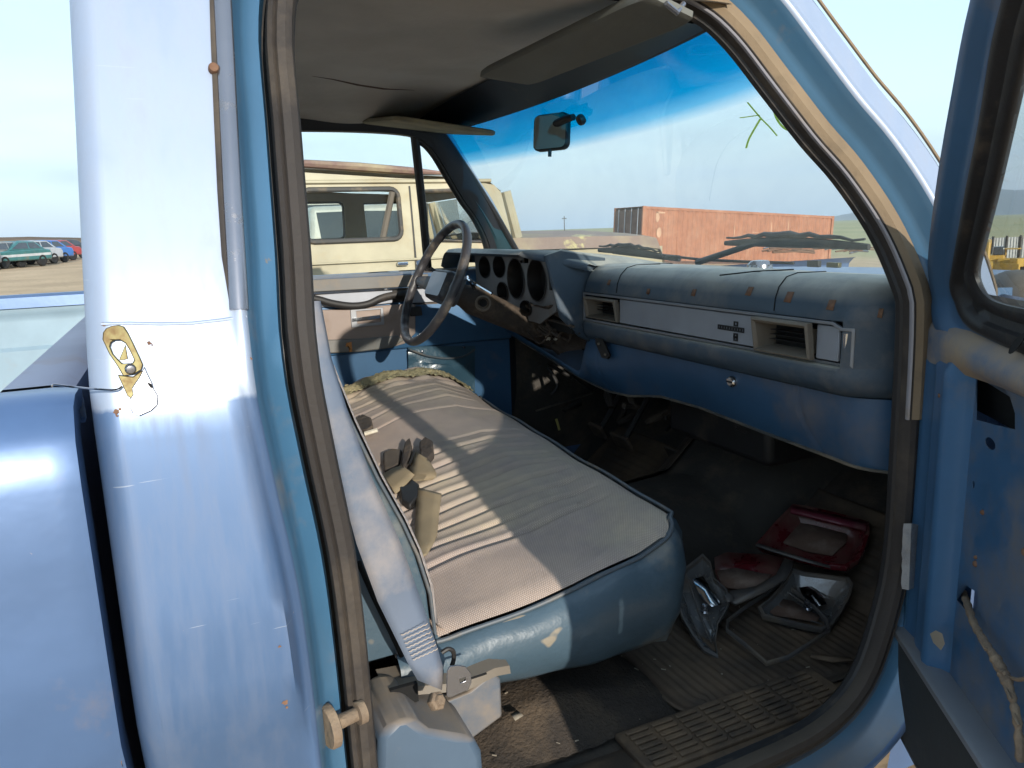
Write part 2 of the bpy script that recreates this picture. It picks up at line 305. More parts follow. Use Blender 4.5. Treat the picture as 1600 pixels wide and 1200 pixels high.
def ell(cx, cy, rx, ry, n=20, rot=0):
    return [(cx+rx*math.cos(a)*math.cos(rot)-ry*math.sin(a)*math.sin(rot), cy+rx*math.cos(a)*math.sin(rot)+ry*math.sin(a)*math.cos(rot)) for a in [2*PI*i/n for i in range(n)]]
def rrect(x0, y0, x1, y1, r, n=4):
    o = []
    for cx, cy, a0 in ((x1-r, y1-r, 0), (x0+r, y1-r, PI/2), (x0+r, y0+r, PI), (x1-r, y0+r, 3*PI/2)):
        for i in range(n+1): a = a0+i/n*PI/2; o.append((cx+r*math.cos(a), cy+r*math.sin(a)))
    return o
def lerp(a, b, t): return a+(b-a)*t
def interp(x, pts): return float(np.interp(x, [p[0] for p in pts], [p[1] for p in pts]))

# ================================================================== THE BLUE PICKUP
TR = empty('pickup_truck', (-.5, 0, 0))
tag(TR, 'faded blue two-door pickup seen through its open passenger door, dusty worn cab with bench seat', 'pickup truck')
CONT = cr([(-.88, .497), (-.96, .515), (-.998, .58), (-1.001, .72), (-1.003, .9), (-1.008, 1.02), (-1.021, 1.14), (-1.030, 1.25), (-1.022, 1.36), (-1.013, 1.5), (-1.004, 1.62),
        (-.975, 1.695), (-.88, 1.722), (-.65, 1.728), (-.45, 1.722), (-.372, 1.703), (-.316, 1.660), (-.261, 1.587), (-.203, 1.509), (-.150, 1.448), (-.100, 1.366), (-.074, 1.284),
        (-.062, 1.19), (-.057, 1.0), (-.056, .82), (-.073, .706), (-.125, .578), (-.224, .516), (-.391, .5), (-.65, .497)], 4, True)
def frames(side, cont, closed=True):
    """point, outward-in-plane (b) and out-of-vehicle (n) directions along the door opening; side -1 = passenger"""
    out = []; k = len(cont)
    for i, (x, z) in enumerate(cont):
        a = cont[(i-1) % k]; c = cont[(i+1) % k]
        def P(q): return Vector((q[0], side*halfw(q[1]), q[1]))
        T = (P(c)-P(a)).normalized(); N = Vector((0, side, .35 if z > 1.25 else 0)).normalized(); B = T.cross(N)
        p = P((x, z))
        if B.dot(p-Vector((-.53, p.y, 1.1))) < 0: B = -B
        out.append((p, B.normalized(), N))
    return out
FR = {s: frames(s, CONT) for s in (-1, 1)}
def sweep(side, section, sel=None, closedsec=False, mb=None):
    mb = mb or MB(); fr = FR[side]; idx = range(len(fr)) if sel is None else sel
    rows = [[tuple(fr[i % len(fr)][0]+fr[i % len(fr)][1]*b+fr[i % len(fr)][2]*n) for b, n in section] for i in idx]
    return mb.grid(rows, cu=closedsec, cv=(sel is None))
def arc(b0, n0, r, a0, a1, n=6): return [(b0+r*math.cos(lerp(a0, a1, i/n)), n0+r*math.sin(lerp(a0, a1, i/n))) for i in range(n+1)]
_S = [(-.019, -.008), (-.021, .004), (-.016, .016), (-.006, .021), (.005, .019), (.008, .014), (.012, .018), (.018, .014), (.020, .004), (.019, -.008)]
SEALSEC = [(b*.8, n*.9) for b, n in _S]
nC = len(CONT)
def crange(f):  # indices of contour points satisfying f, kept contiguous
    ok = [f(*CONT[i]) for i in range(nC)]; st = next(i for i in range(nC) if ok[i] and not ok[i-1]); r = []
    i = st
    while ok[i % nC] and len(r) < nC: r.append(i); i += 1
    return [st-1]+r+[i]
front_up = crange(lambda x, z: x > -.46 and z > 1.05)
SKIN = {}
def lean(z): return .028*max(0, (z-1.25)/.5)
def outer_loop(pw):
    res = []
    for i, (x, z) in enumerate(CONT):
        p, B, N = FR[-1][i]; tgt = None
        if x < -.93 and .53 < z < 1.70: tgt = (-1.212+lean(z), z)
        elif x <= -.93: tgt = (-1.212, .44) if z < 1 else (-1.212+lean(1.765), 1.765)
        elif z > 1.69 and x < -.42: tgt = (x, 1.772)
        elif x > -.46 and z > 1.20: tgt = (x+B.x*pw, z+B.z*pw)
        elif x > -.2 and z > .56: tgt = (.05, z)
        elif z <= .56 and x > -.2: tgt = (lerp(x, .10, .75), .28)
        else: tgt = (x, .30)
        res.append(tgt)
    for _ in range(2):
        res = [res[i] if (CONT[i][0] < -.95 and .6 < CONT[i][1] < 1.62) else tuple(sum(res[(i+d) % nC][k] for d in (-1, 0, 1))/3 for k in (0, 1)) for i in range(nC)]
    return res
OUTS = {-1: outer_loop(.108), 1: outer_loop(.066)}
def skiny(z):   # half width of the outer body skin
    return interp(z, [(.28, .80), (.40, .800), (.62, .872), (.880, .956), (.905, .962), (1.0, .960), (1.22, .942), (1.30, .918), (1.34, .905), (1.8, .745)])
JK = [.62 if (x > -.46 and z > 1.25) else 1.0 for x, z in CONT]
for _ in range(8): JK = [(JK[i-1]+JK[i]*2+JK[(i+1) % nC])/4 for i in range(nC)]
for s in (-1, 1):
    nm = 'door_frame'
    jamb = [(.019, -.010), (.024, .012), (.040, .020), (.047, .030), (.052, .050), (.058, .060)]
    mj = MB(); rw_ = []
    for i in range(nC):
        p, B, N = FR[s][i]; kf = JK[i]; rw_.append([tuple(p+B*(.019+(b-.019)*kf)+N*n) for b, n in jamb])
    fr = mj.grid(rw_, cv=True).build(nm, MT['jamb'] if s < 0 else MT['innerblue'], TR, ang=50)
    sweep(s, SEALSEC).build('weatherstrip', MT['seal'] if s < 0 else MT['sealblk'], fr)
    if s < 0:
        sweep(s, [(-.012, .0150), (-.004, .0225), (.004, .0225), (.010, .0205), (.018, .0195), (.024, .014), (.026, .008)], front_up).build('sunlit_dusty_strip', MT['sealtan'], fr)  # dusty tan only on the sunlit stretch; its light is in the colour
        sweep(s, [(-.0165, .006), (-.0185, .009), (-.0185, .012), (-.0165, .0145)], front_up).build('windlace', MT['trimlt'], fr)
    # inner lip that covers the pinch weld
    sweep(s, [(-.020, -.012), (-.030, -.018), (-.032, -.035), (-.024, -.050), (.01, -.055), (.04, -.045), (.052, .02)] if s > 0 else [(-.015, -.006), (-.019, -.010), (-.019, -.018), (-.010, -.026), (.01, -.03), (.04, -.03), (.050, .02)]).build('inner_rail', MT['header'] if s > 0 else MT['sealblk'], fr)
    # outer skin of the cab side
    OUTL = OUTS[s]; mb = MB(); rows = []
    for i in range(nC):
        p, B, N = FR[s][i]; jb = .019+.039*JK[i]; e = p+B*jb+N*.060; q = OUTL[i]; row = [tuple(e), tuple(p+B*(jb+.003)+N*.0655)]
        for t in (0.0, .04, .09, .2, .4, .6, .8, 1):
            a = p+B*(jb+.008)+N*.066; x = lerp(a.x, q[0], t); z = lerp(a.z, q[1], t); y = s*skiny(z)
            y = lerp(a.y, y, min(1, t*12)); row.append((x, y, z))
        rows.append(row)
    mb.grid(rows, cv=True)
    side_o = mb.build('cab_side', MT['body'], TR, ang=60)
    # rounded rear corner and the strip that closes it
    mb = MB(); rows = []
    for z in np.linspace(.30, 1.77, 40):
        y = skiny(z); c = (-1.212+lean(z), y-.024); row = []
        for k in range(17):
            a = PI/2+k/16*PI/2; row.append((c[0]+.024*math.cos(a), s*(c[1]+.024*math.sin(a)), z))
        rows.append(row)
    mb.grid(rows).build('cab_corner', MT['body'], TR, ang=60)
# roof, outside and inside
def roof_pt(u, v, z0, crown, hw):  # u -1..1 across, v 0 rear..1 front
    x = lerp(-1.20, lerp(-.31, -.335, u*u), v); y = u*hw
    z = z0 - crown*(abs(u)**3) - .012*(2*v-1)**4
    return (x, y, z)
mb = MB(); mb.grid([[(lambda p: (p[0]+(.02 if v > .98 else 0), p[1], p[2]))(roof_pt(u, v, 1.82, .05, .765)) for u in np.linspace(-1, 1, 21)] for v in np.linspace(0, 1, 12)])
mb.build('roof', MT['body'], TR, solid=.004)
mb = MB(); mb.grid([[(-1.205, u*.765, 1.808-.05*abs(u)**3), (-1.222, u*.752, 1.795-.05*abs(u)**3), (-1.222+.0, u*.745, 1.742)] for u in np.linspace(-1, 1, 21)])
for s in (-1, 1): mb.grid([[(x, s*.765, 1.775), (x, s*.772, 1.757), (x, s*.758, 1.74)] for x in np.linspace(-1.215, -.32, 12)])
mb.build('roof_edge', MT['body'], TR, solid=.003)
mb = MB(); rows = []
rip = [at(490, 118, 'z', 1.715), at(560, 130, 'z', 1.712), at(645, 141, 'z', 1.708)]
for v in np.linspace(0, 1, 60):
    row = []
    for u in np.linspace(-1, 1, 90):
        x, y, z = roof_pt(u, v, 1.752, .052, .75)
        z -= .007*math.sin(x*7+1)*math.sin(y*5) + .004*math.sin(x*19+y*11)
        z -= .020*math.exp(-((x+.62)/.16)**2-((y-.50)/.13)**2)        # sagging cloth by the driver's side
        row.append((min(x, -.345), y, z))
    rows.append(row)
hl = mb.grid(rows).build('headliner', MT['head'], TR)
pts = [at(x, y, 'z', 1.704) for x, y in ((488, 119), (520, 124), (560, 133), (600, 139), (648, 141))]
MB().tube(pts, [.001, .003, .005, .005, .001], 8, flat=.3, up=(0, 0, 1)).build('tear', MT['headtear'], hl)
# windscreen header (dark strip at the top edge), inner face
def ws(u, v, off=0):   # windscreen surface, u -1..1 across, v 0 bottom..1 top
    yb, yt = .815, .69
    xb = .25-.215*u*u*(.35+.65*u*u); xt = -.262-.055*u*u
    z = lerp(1.235, 1.705, v)
    x = lerp(xb, xt, v)+.012*math.sin(PI*v); return (x-off*.85, u*lerp(yb, yt, v), z-off*.5)
mb = MB(); mb.grid([[ws(u, v) for u in np.linspace(-1, 1, 41)] for v in np.linspace(0, 1, 16)])
wsc = mb.build('windscreen', MT['glassw'], TR)
mb = MB(); rows = []
for u in np.linspace(-1, 1, 31):
    a = Vector(ws(u, .975, .004)); b = Vector(ws(u, 1.0, .004)); rows.append([tuple(a), tuple(a+Vector((-.012, 0, -.004))), (b.x-.05, b.y*.995, 1.712-.03*abs(u)**3), (b.x-.12, b.y*.99, 1.742-.05*abs(u)**3), (b.x+.03, b.y, 1.76-.05*abs(u)**3), tuple(b+Vector((.03, 0, 0)))])
mb.grid(rows).build('windscreen_header', MT['header'], TR)
mb = MB()  # black rubber round the glass
loop = [ws(u, .985) for u in np.linspace(-1, 1, 30)]+[ws(1, v) for v in np.linspace(.97, .02, 14)]+[ws(u, 0) for u in np.linspace(1, -1, 30)]+[ws(-1, v) for v in np.linspace(.02, .97, 14)]
mb.tube(loop, .011, 8, closed=True).build('windscreen_rubber', MT['sealblk'], wsc)
# inner A pillars: from the door opening's rail to the glass edge; outer faces too
for s in (-1, 1):
    sel = [i % nC for i in crange(lambda x, z: x > -.43 and 1.16 < z < 1.74)]
    pts = [FR[s][i] for i in sel]; mb = MB(); rows = []; mo = MB(); rows2 = []; k = len(pts)
    for j, (p, B, N) in enumerate(pts):
        v = min(1, max(0, (p.z-1.235)/.47)); v = min(1.0, v+.03)
        g = Vector(ws(s*1.0, v, .012)); a = (p - N*.045 - B*.012) if s > 0 else (p - N*.014 - B*.006); q = p
        mid = (a+g)/2 + (Vector((-.010, -s*.014, 0)) if s > 0 else Vector((.004, -.002, 0))); rows.append([tuple(p-B*(.02 if s > 0 else .012)-N*.01), tuple(a), tuple(mid), tuple(g), tuple(Vector(ws(s*1.0, v, -.004)))])
        b0 = p+B*(.108 if s < 0 else .066); y0 = s*skiny(b0.z); o0 = Vector((b0.x, y0, b0.z)); g2 = Vector(ws(s*1.0, v, -.012)); rows2.append([tuple(o0), tuple((o0*.65+g2*.35)+Vector((.016, s*.006, .008))), tuple(g2)])
    mb.grid(rows).build('pillar_trim', MT['pillar'], TR, ang=60)
    mo.grid(rows2).build('pillar_skin', MT['body'], TR, ang=60)
    # drip rail along pillar
    tube = [tuple(p+B*(.111 if s < 0 else .066)+N*.060) for (p, B, N) in pts if p.z < 1.685]; MB().tube(tube, .003, 6).build('glass_trim', MT['sealtan'], TR)
# rear wall of the cab with its window
def rw(y, z): return (-1.236+lean(z), y, z)
def clampy(y, z): return y
outer = [(-.85, .45), (.85, .45), (.922, .9), (.899, 1.24), (.725, 1.755), (-.725, 1.755), (-.899, 1.24), (-.922, .9)]
hole = rrect(-.60, 1.32, .60, 1.64, .05)
MB().plate(outer, [hole], rw, (.012, 0, 0)).build('rear_wall', MT['body'], TR)
MB().plate([(y*.95, z) for y, z in outer], [hole], lambda y, z: (rw(y, z)[0]+.03, y, z), (.006, 0, 0)).build('rear_inner_trim', MT['innerblue'], TR)
MB().plate(hole, [], lambda y, z: (rw(y, z)[0]-.004, y, z)).build('rear_window', MT['glassd'], TR)
MB().tube([rw(y, z) for y, z in hole], .014, 8, closed=True).build('rear_window_rubber', MT['sealblk'], TR)

# ---- details on the cab corner beside the door
def sk(px, py, off=0):   # pixel -> point on outer skin of the passenger side
    d = ray(px, py); t = .8
    for _ in range(60):
        p = CAM+t*d; t += (-(skiny(p[2])+off)-p[1])/d[1]*.7
    return CAM+t*d
gap = [sk(x, y, .002) for x, y in ((338, -40), (341, 60), (346, 180), (351, 300), (357, 400), (363, 470))]
mb = MB(); mb.tube(gap, [.0075, .0075, .0075, .007, .0065, .003], 8, flat=.35, up=(0, 1, 0)).build('trim_gap_sealer', MT['seal'], TR)
tr_ = [sk(x, y, .004) for x, y in ((346, -40), (351, 60), (357, 180), (363, 300), (369, 400), (374, 484))]
tr_o = MB().tube(tr_, .0092, 12, flat=.55, up=(0, 1, 0)).build('drip_moulding', MT['plate'], TR, ang=60)
p = sk(334, 106, .006); MB().lathe(p, (0, -1, .2), [(0, .003), (.0045, .003), (.0055, 0), (.0055, -.006)], 14).build('screw', MT['rust'], tr_o)
# weld line across the corner at belt height
pts = [sk(x, y, .0002) for x, y in ((158, 506), (200, 505), (250, 506), (300, 505), (345, 500), (385, 494))]
MB().tube(pts, .0017, 6).build('seam', MT['body'], TR)
# olive plated loop bracket and the flat plate under it
c = sk(190, 548); 
def brk(px, py, off=.010): return sk(px, py, off)
def outline_plate(pix, off, th, name, mt, parent, holes=()):
    P = [Vector(sk(x, y, off)) for x, y in pix]; mb = MB()
    q = lambda a: [((x, y)) for x, y in a]
    f = lambda x, y: sk(x, -y, off)
    return mb.plate([(x, -y) for x, y in pix], [[(x, -y) for x, y in h] for h in holes], f, (0, -th, 0)).build(name, mt, parent, ang=30, bevel=.0008)
_c = lambda L: [(x*.3, 360+y*.3) for x, y in L]
b_o = outline_plate(_c([(535, 565), (538, 530), (552, 510), (580, 497), (620, 492), (648, 500), (668, 530), (695, 585), (730, 660), (745, 695), (738, 722), (700, 745), (640, 752), (610, 700), (570, 640)]), .006, .0045, 'bracket', MT['olive'], TR, [_c([(574, 602), (580, 580), (600, 568), (628, 567), (650, 580), (676, 622), (700, 672), (690, 690), (640, 692), (612, 665), (590, 640)])])
outline_plate([(184, 585), (208, 588), (222, 578), (225, 588), (212, 604), (207, 624), (199, 618), (191, 600)], .004, .003, 'bracket_foot', MT['olive'], b_o)
outline_plate([(206, 606), (218, 588), (226, 572), (230, 582), (238, 598), (240, 606), (247, 618), (246, 632), (236, 641), (218, 649), (208, 646), (203, 636), (202, 624), (208, 616)], .008, .003, 'striker_plate', MT['plate'], TR)
MB().lathe(sk(204, 577, .013), (.1, -1, 0), [(0, .003), (.0035, .0025), (.005, 0), (.005, -.004)], 12).build('rivet', MT['plate'], b_o)
outline_plate([(229, 597), (236, 599), (240, 606), (235, 606)], .012, .001, 'slot', MT['void'], TR)
outline_plate([(186, 562), (196, 538), (200, 560), (194, 562)], .003, .001, 'painted_shadow_slash', MT['olive'], b_o)  # olive patch drawn for the shadow slash inside the loop
w0 = sk(190, 604, .01); wp = [w0, sk(180, 609, .02), sk(150, 608, .03), at(110, 604, 'y', -.99), at(84, 601, 'y', -1.0), at(82, 605, 'y', -1.0)]
MB().tube(cr(wp, 5), .0009, 6).build('wire', MT['chrome'], TR)
for x, y, r_ in ((181, 643, .0032), (233, 536, .0022), (187, 639, .0018), (162, 507, .002), (446, 1098, .0035), (183, 650, .0015), (238, 539, .0012), (448, 1105, .0016), (392, 560, .0016), (437, 1010, .0016)):
    mbx = MB(); pc = sk(x, y, .0006); q = [(pc[0]+r_*math.cos(a)*random.uniform(.5, 1.3), pc[1]-.0004, pc[2]+r_*math.sin(a)*random.uniform(.5, 1.1)) for a in [2*PI*i/11 for i in range(11)]]
    mbx.add(q, [tuple(range(11))]).build('rust_spot', MT['rust'], TR)
# door striker on the rear jamb
S0 = at(508, 1138, 'y', -.905)
st = MB().lathe(S0, (1, .25, 0), [(0, 0), (.024, 0), (.026, .003), (.026, .010), (.022, .012), (.009, .013), (.008, .040), (.014, .041), (.014, .05), (0, .051)], 22).build('door_striker', MT['loom'], TR)
# ---- bed
mb = MB()
for s in (-1, 1):
    rows = []
    for x in (-3.6, -3.0, -2.4, -1.9, -1.5, -1.27, -1.248, -1.2481):
        k = .006 if x > -1.25 else 0
        if x == -1.2481: k = .05
        yb = lambda z: skiny(z)+.014-k
        prof = [(yb(.47), .47), (yb(.62), .62), (yb(.875)-.002, .872), (yb(.905)+.003, .905), (yb(1.0)+.004, 1.0), (yb(1.1)+.008, 1.10), (.972-k, 1.165), (.966-k, 1.205), (.945-k, 1.236-k*.4), (.915, 1.243-k*.4), (.875, 1.243-k*.4), (.86, 1.236), (.858, 1.206), (.872, 1.204)]
        rows.append([(x, s*y, z) for y, z in prof])
    mbs = MB().grid(rows).build('bedside', MT['bed'], TR, ang=45)
    # inner wall with stamped panels
    rows = []
    def relief(x, z):
        u = ((-x-1.31) % .36)/.36
        e = min(u-.07, .93-u)*.36; f = min(z-1.085, 1.185-z); d = min(e, f)
        return .010*max(0, min(1, d/.008+.5))
    for x in np.arange(-3.6, -1.27, .0115):
        rows.append([(x, s*(.872+relief(x, z)), z) for z in list(np.linspace(1.206, 1.07, 14))+[1.05, .9, .64]])
    MB().grid(rows).build('bed_inner_wall', mat('bed_inner_paint', (.32, .44, .52), .6, .1, ((.33, .28, .22), .12, 5)) if s < 0 else bpy.data.materials['bed_inner_paint'], TR)
MB().box((-1.2615, -.84, .25), (-1.2365, .84, .62)).build('gap_dark_filler', MT['void'], TR)  # black box added to darken the gap between cab and bed
MB().box((-3.6, -.87, .60), (-1.27, .87, .64)).build('bed_floor', MT['lowtrim'], TR, bevel=.003)
mb = MB(); rows = []
for y in np.linspace(-.86, .86, 30): rows.append([(-1.262, y, .6), (-1.262, y, 1.19), (-1.256, y, 1.235), (-1.268, y, 1.243), (-1.315, y, 1.243), (-1.322, y, 1.236), (-1.322, y, 1.20), (-1.295, y, 1.19), (-1.295, y, .6)])
MB().grid(rows).build('bed_front_panel', mat('bed_front_paint', (.25, .27, .36), .55, .1, (TAN, .15, 6)), TR, ang=50)
MB().box((-1.80, .70, .64), (-1.445, .872, .955)).build('wheel_house', mat('primer_grey', (.33, .36, .39), .7), TR, bevel=.02)
mb = MB()
mb.box((-3.63, -.95, .62), (-3.58, .95, 1.24)); mb.build('tailgate', MT['bed'], TR, bevel=.01)
# rust chips along the front edge of the near bedside
for i in range(16):
    z = random.uniform(.86, 1.19); y = -(skiny(z)+.0148-.006); r_ = random.uniform(.0010, .0032)
    MB().add([(-1.2485+random.uniform(-.001, 0)-r_*abs(math.cos(a))*random.uniform(.5, 1.2), y-.0006, z+r_*2.2*math.sin(a)*random.uniform(.5, 1.3)) for a in [2*PI*j/9 for j in range(9)]], [tuple(range(9))]).build('paint_chip', MT['loom'] if i % 3 else MT['rust'], TR)
# ---- floor, firewall, hump, sill
def hump(x, y):
    h = .135+.09*max(0, x+.05); wdt = .25+.06*max(0, x)
    return h*max(0, 1-(abs(y-.02)/wdt)**2.4)**.6 if abs(y-.02) < wdt else 0
mb = MB(); rows = []
for x in list(np.linspace(-1.19, .15, 40))+list(np.linspace(.18, .62, 22)):
    rows.append([(x, y, .478 + hump(x, y) + (max(0, x-.20)*.80 if x > .20 else 0) + .006*math.sin(x*13+y*9)*math.sin(y*17)) for y in np.linspace(-.855, .855, 90)])
mb.grid(rows).build('floor_pan', MT['floor'], TR)
MB().grid([[(.62, y, z) for z in (.5, .8, 1.2)] for y in (-.86, .86)]).build('firewall', MT['black'], TR)
for s in (-1, 1):   # kick panels between floor and dash, rear corner trims
    MB().grid([[(x, s*.845, z) for z in (.45, .8, 1.2)] for x in (-.045, .2, .64)]).build('kick_panel', MT['floor'], TR)
    MB().grid([[(x, s*yy, z) for yy, z in ((.84, .45), (.84, 1.2), (.80, 1.3), (.69, 1.7))] for x in (-1.165, -1.04)]).build('rear_quarter_trim', MT['innerblue'], TR)
    MB().grid([[(x, s*.86, .44), (x, s*.86, .486), (x, s*.835, .492), (x, s*.74, .486), (x, s*.70, .470)] for x in np.linspace(-1.05, .02, 12)]).build('sill', MT['sill'], TR)

# ================================================================== BENCH SEAT
ZP = [(-.90, .735), (-.832, .749), (-.70, .770), (-.58, .788), (-.45, .815), (-.365, .852), (-.33, .850)]
ZD = [(-.90, .84), (-.70, .900), (-.63, .926), (-.566, .938), (-.447, .944), (-.35, .90), (-.27, .845)]
def seatx(y): return lerp(-.352, -.272, (y+.66)/1.30)     # front edge
CRE = [-.475, -.415, -.355, -.295, -.235, -.175, -.115, -.055, .30, .36, .42, .48, .53]
def seatz(x, y):
    t = min(1, max(0, (y+.66)/1.30)); xf = seatx(y); q = (x+.90)/(xf+.90)
    zp = interp(-.90+q*(-.352+.90), ZP); zd = interp(-.90+q*(-.272+.90), ZD)
    z = lerp(zp, zd, t**1.25)
    z += .018*math.sin(PI*min(1, max(0, q)))*math.sin(PI*t)
    if .0 < q < .93:
        for i, c in enumerate(CRE):
            w_ = min(1, q*5)*min(1, (.93-q)*9); dd = (y-(c+.02*math.sin(q*2.2)))
            z -= w_*(1 if c < .1 else .35)*(.0150*math.exp(-(dd/.008)**2)-.0065*math.exp(-(dd/.020)**2))
        for c in (.02, .235): z -= .005*math.exp(-((y-c)/.0045)**2)
    z += .0035*math.sin(x*21+y*5)*math.sin(y*17+x*4)
    z -= .014*math.exp(-((x+.62)/.13)**2-((y+.34)/.20)**2)   # sat-in hollow
    if y > .50: z += .006*math.sin(y*130)*math.sin(x*37)
    return z
SE = empty('bench_seat', (-.6, 0, .48)); SE.parent = TR; SE.location = (-.1, 0, .48)
def edge_r(q): return .012*(1-min(1, (1-q)*9))**2
mb = MB(); rows = []
for y in np.linspace(-.655, .64, 330):
    row = []
    for q in list(np.linspace(0, 1, 70)):
        x = lerp(-.90, seatx(y), q); cd_ = max(0, (-.655+.05)-y)  # rounded passenger front corner
        if q > .9: x -= (cd_/.05)**2*.035*(q-.9)/.1
        row.append((x, y, seatz(x, y)-edge_r(q)-.010*max(0, (-.615-y)/.04)**2))
    rows.append(row)
mb.grid(rows).build('cushion_top', MT['fabric'], SE, ang=80)
per = []
for x in np.linspace(-.90, -.40, 40): per.append((x, -.655, 0, -1))
for k in range(1, 8):
    a = k/8*PI/2; per.append((-.40+.035*math.sin(a), -.655+.035*(1-math.cos(a)), math.sin(a), -math.cos(a)))
for y in np.linspace(-.61, .60, 90): per.append((seatx(y)-.005*0, y, 1, 0))
for k in range(1, 6):
    a = k/6*PI/2; per.append((seatx(.60)-.04*(1-math.cos(a)), .60+.04*math.sin(a), math.cos(a), math.sin(a)))
for x in np.linspace(-.33, -.90, 20): per.append((x, .64, 0, 1))
mb = MB(); rows = []; pipe = []
for j, (x, y, nx, ny) in enumerate(per):
    zt = seatz(min(x, seatx(y)), y)-.010*(max(0, (-.615-y)/.04)**2)-.010
    zt = max(zt, .735); zb = .622 - .012*math.sin(x*9) if ny < -.5 else .60
    row = []
    for t, o in ((-.02, -.004), (0, .001), (.05, .012), (.16, .024), (.34, .030), (.55, .028), (.75, .018), (.92, .004), (1.0, -.008), (1.02, -.08)):
        o2 = o + .0035*math.sin(j*.55+t*5)*math.sin(t*11+j*.13)
        row.append((x+nx*o2, y+ny*o2, lerp(zt, zb, t)))
    rows.append(row); pipe.append((x+nx*.004, y+ny*.004, zt+.003))
mb.grid(rows).build('cushion_vinyl', MT['vinyl'], SE, ang=80)
MB().tube(pipe, .0038, 8).build('piping', MT['pipe'], SE)
# torn driver end: bare foam strip and frayed cover edges
mb = MB(); rows = []
for i, y in enumerate(np.linspace(.545, .665, 18)):
    rows.append([(x, y, seatz(x, .56)+.006+.012*math.exp(-((y-.60)/.03)**2)+random.uniform(-.003, .004)-.10*max(0, (y-.64)/.025)**2) for x in np.linspace(-.83, -.29, 90)])
fo = mb.grid(rows).build('torn_foam_edge', MT['foam'], SE)
for i in range(30):
    x = random.uniform(-.80, -.27); y = random.uniform(.57, .65); r_ = random.uniform(.004, .010); z = seatz(x, .56)+.010
    MB().lathe((x, y, z), (random.random()-.5, random.random()-.5, 1), [(0, r_*.8), (r_*.8, r_*.4), (r_, 0), (r_*.6, -r_*.6)], 6).build('foam_crumb', MT['foam'], fo, ang=10)
# backrest
SBF = [(-.800, .725), (-.822, .75), (-.826, .82), (-.842, .888), (-.862, .945), (-.896, 1.024), (-.931, 1.12), (-.955, 1.20), (-.985, 1.255), (-1.03, 1.275), (-1.07, 1.25), (-1.085, 1.1), (-1.03, .72)]
mb = MB(); rows = []
for y, k in ((-.648, .93), (-.642, .985), (-.62, 1), (0, 1), (.62, 1), (.648, .94)):
    rows.append([(lerp(-.955, x, k), y, lerp(1.0, z, k)) for x, z in SBF])
sb = mb.grid(rows, cu=True).build('backrest', MT['fabricw'], SE, ang=70)
side_poly = [(lerp(-.955, x, .955)-.012, lerp(1.0, z, .97)) for x, z in SBF]
MB().plate(side_poly, [], lambda x, z: (x, -.655, z), (0, .012, 0)).build('backrest_side_vinyl', MT['vinyl'], sb, bevel=.003)
MB().tube([(x-.012, -.656, z) for x, z in SBF[1:9]], .003, 6).build('piping', MT['pipe'], sb)
# seat hardware seen at the sill
hw = MB().plate([(-.80, .66), (-.755, .683), (-.742, .668), (-.742, .60), (-.80, .575), (-.95, .56), (-.97, .64)], [], lambda x, z: (x, -.70, z), (0, .02, 0)).build('seat_track_cover', MT['boxblue'], SE, bevel=.004)
mb = MB(); rows = []
for (x, y, z) in [at(*q) for q in ((600, 1078, 'y', -.70), (650, 1068, 'y', -.70), (725, 1062, 'y', -.71), (770, 1040, 'y', -.70), (793, 1036, 'y', -.69))]:
    rows.append([(x, y-.012, z-.012), (x, y-.008, z), (x, y+.05, z+.006)])
mb.grid(rows).build('sunlit_flange', MT['cream'], SE)  # tan colour stands for sunlight on the blue tray's edge
# raised floor box that carries the belt anchor
bx = MB().plate([at(*q, 'y', -.745)[::2] for q in ((578, 1118), (600, 1096), (632, 1092), (655, 1110), (700, 1118), (722, 1122), (734, 1145), (740, 1215), (575, 1230))], [], lambda x, z: (x, -.80, z), (0, .13, 0)).build('anchor_box', MT['boxblue'], TR, bevel=.012)
# seat belt
def strap(pts, wd, wdir, name, mt, parent, th=.0016):
    """pts centre line, wdir list of width directions"""
    mb = MB(); rows = []
    for p, d in zip(pts, wdir):
        p = V(p); d = V(d).normalized()*wd/2; rows.append([tuple(p-d), tuple(p-d*.33), tuple(p+d*.33), tuple(p+d)])
    return mb.grid(rows).build(name, mt, parent, solid=th)
L_ = [(478, 470), (492, 560), (512, 660), (533, 760), (557, 850), (590, 940), (622, 1005), (640, 1042)]
Rr = [(500, 470), (517, 560), (545, 650), (582, 750), (626, 850), (660, 945), (684, 1015), (695, 1055)]
mb = MB(); rows = []
for k in range(len(L_)-1):
    for j in range(5):
        t = j/5; a = [lerp(L_[k][i], L_[k+1][i], t) for i in (0, 1)]; b = [lerp(Rr[k][i], Rr[k+1][i], t) for i in (0, 1)]
        yy = -.790; rows.append([tuple(lerp(Vector(at(*a, 'y', yy)), Vector(at(*b, 'y', yy+.012)), q) + Vector((0, -.004*math.sin(PI*q), 0))) for q in (0, .25, .5, .75, 1)])
rows.append([tuple(lerp(Vector(at(652, 1062, 'y', -.785)), Vector(at(690, 1078, 'y', -.78)), q)) for q in (0, .25, .5, .75, 1)])
bl = mb.grid(rows).build('seat_belt', MT['belt'], TR, solid=.002)
mb = MB()
for k in range(7):
    x0, y0, x1, y1 = 627+k*3.0, 992+k*6.5, 668+k*2.6, 974+k*6.5
    zz = [at(lerp(x0, x1, t)+random.uniform(-.6, .6), lerp(y0, y1, t)+1.5*(j % 2), 'y', -.797) for j, t in enumerate(np.linspace(0, 1, 13))]; mb.tube(zz, .0006, 5)
mb.build('stitching', MT['stitch'], bl)
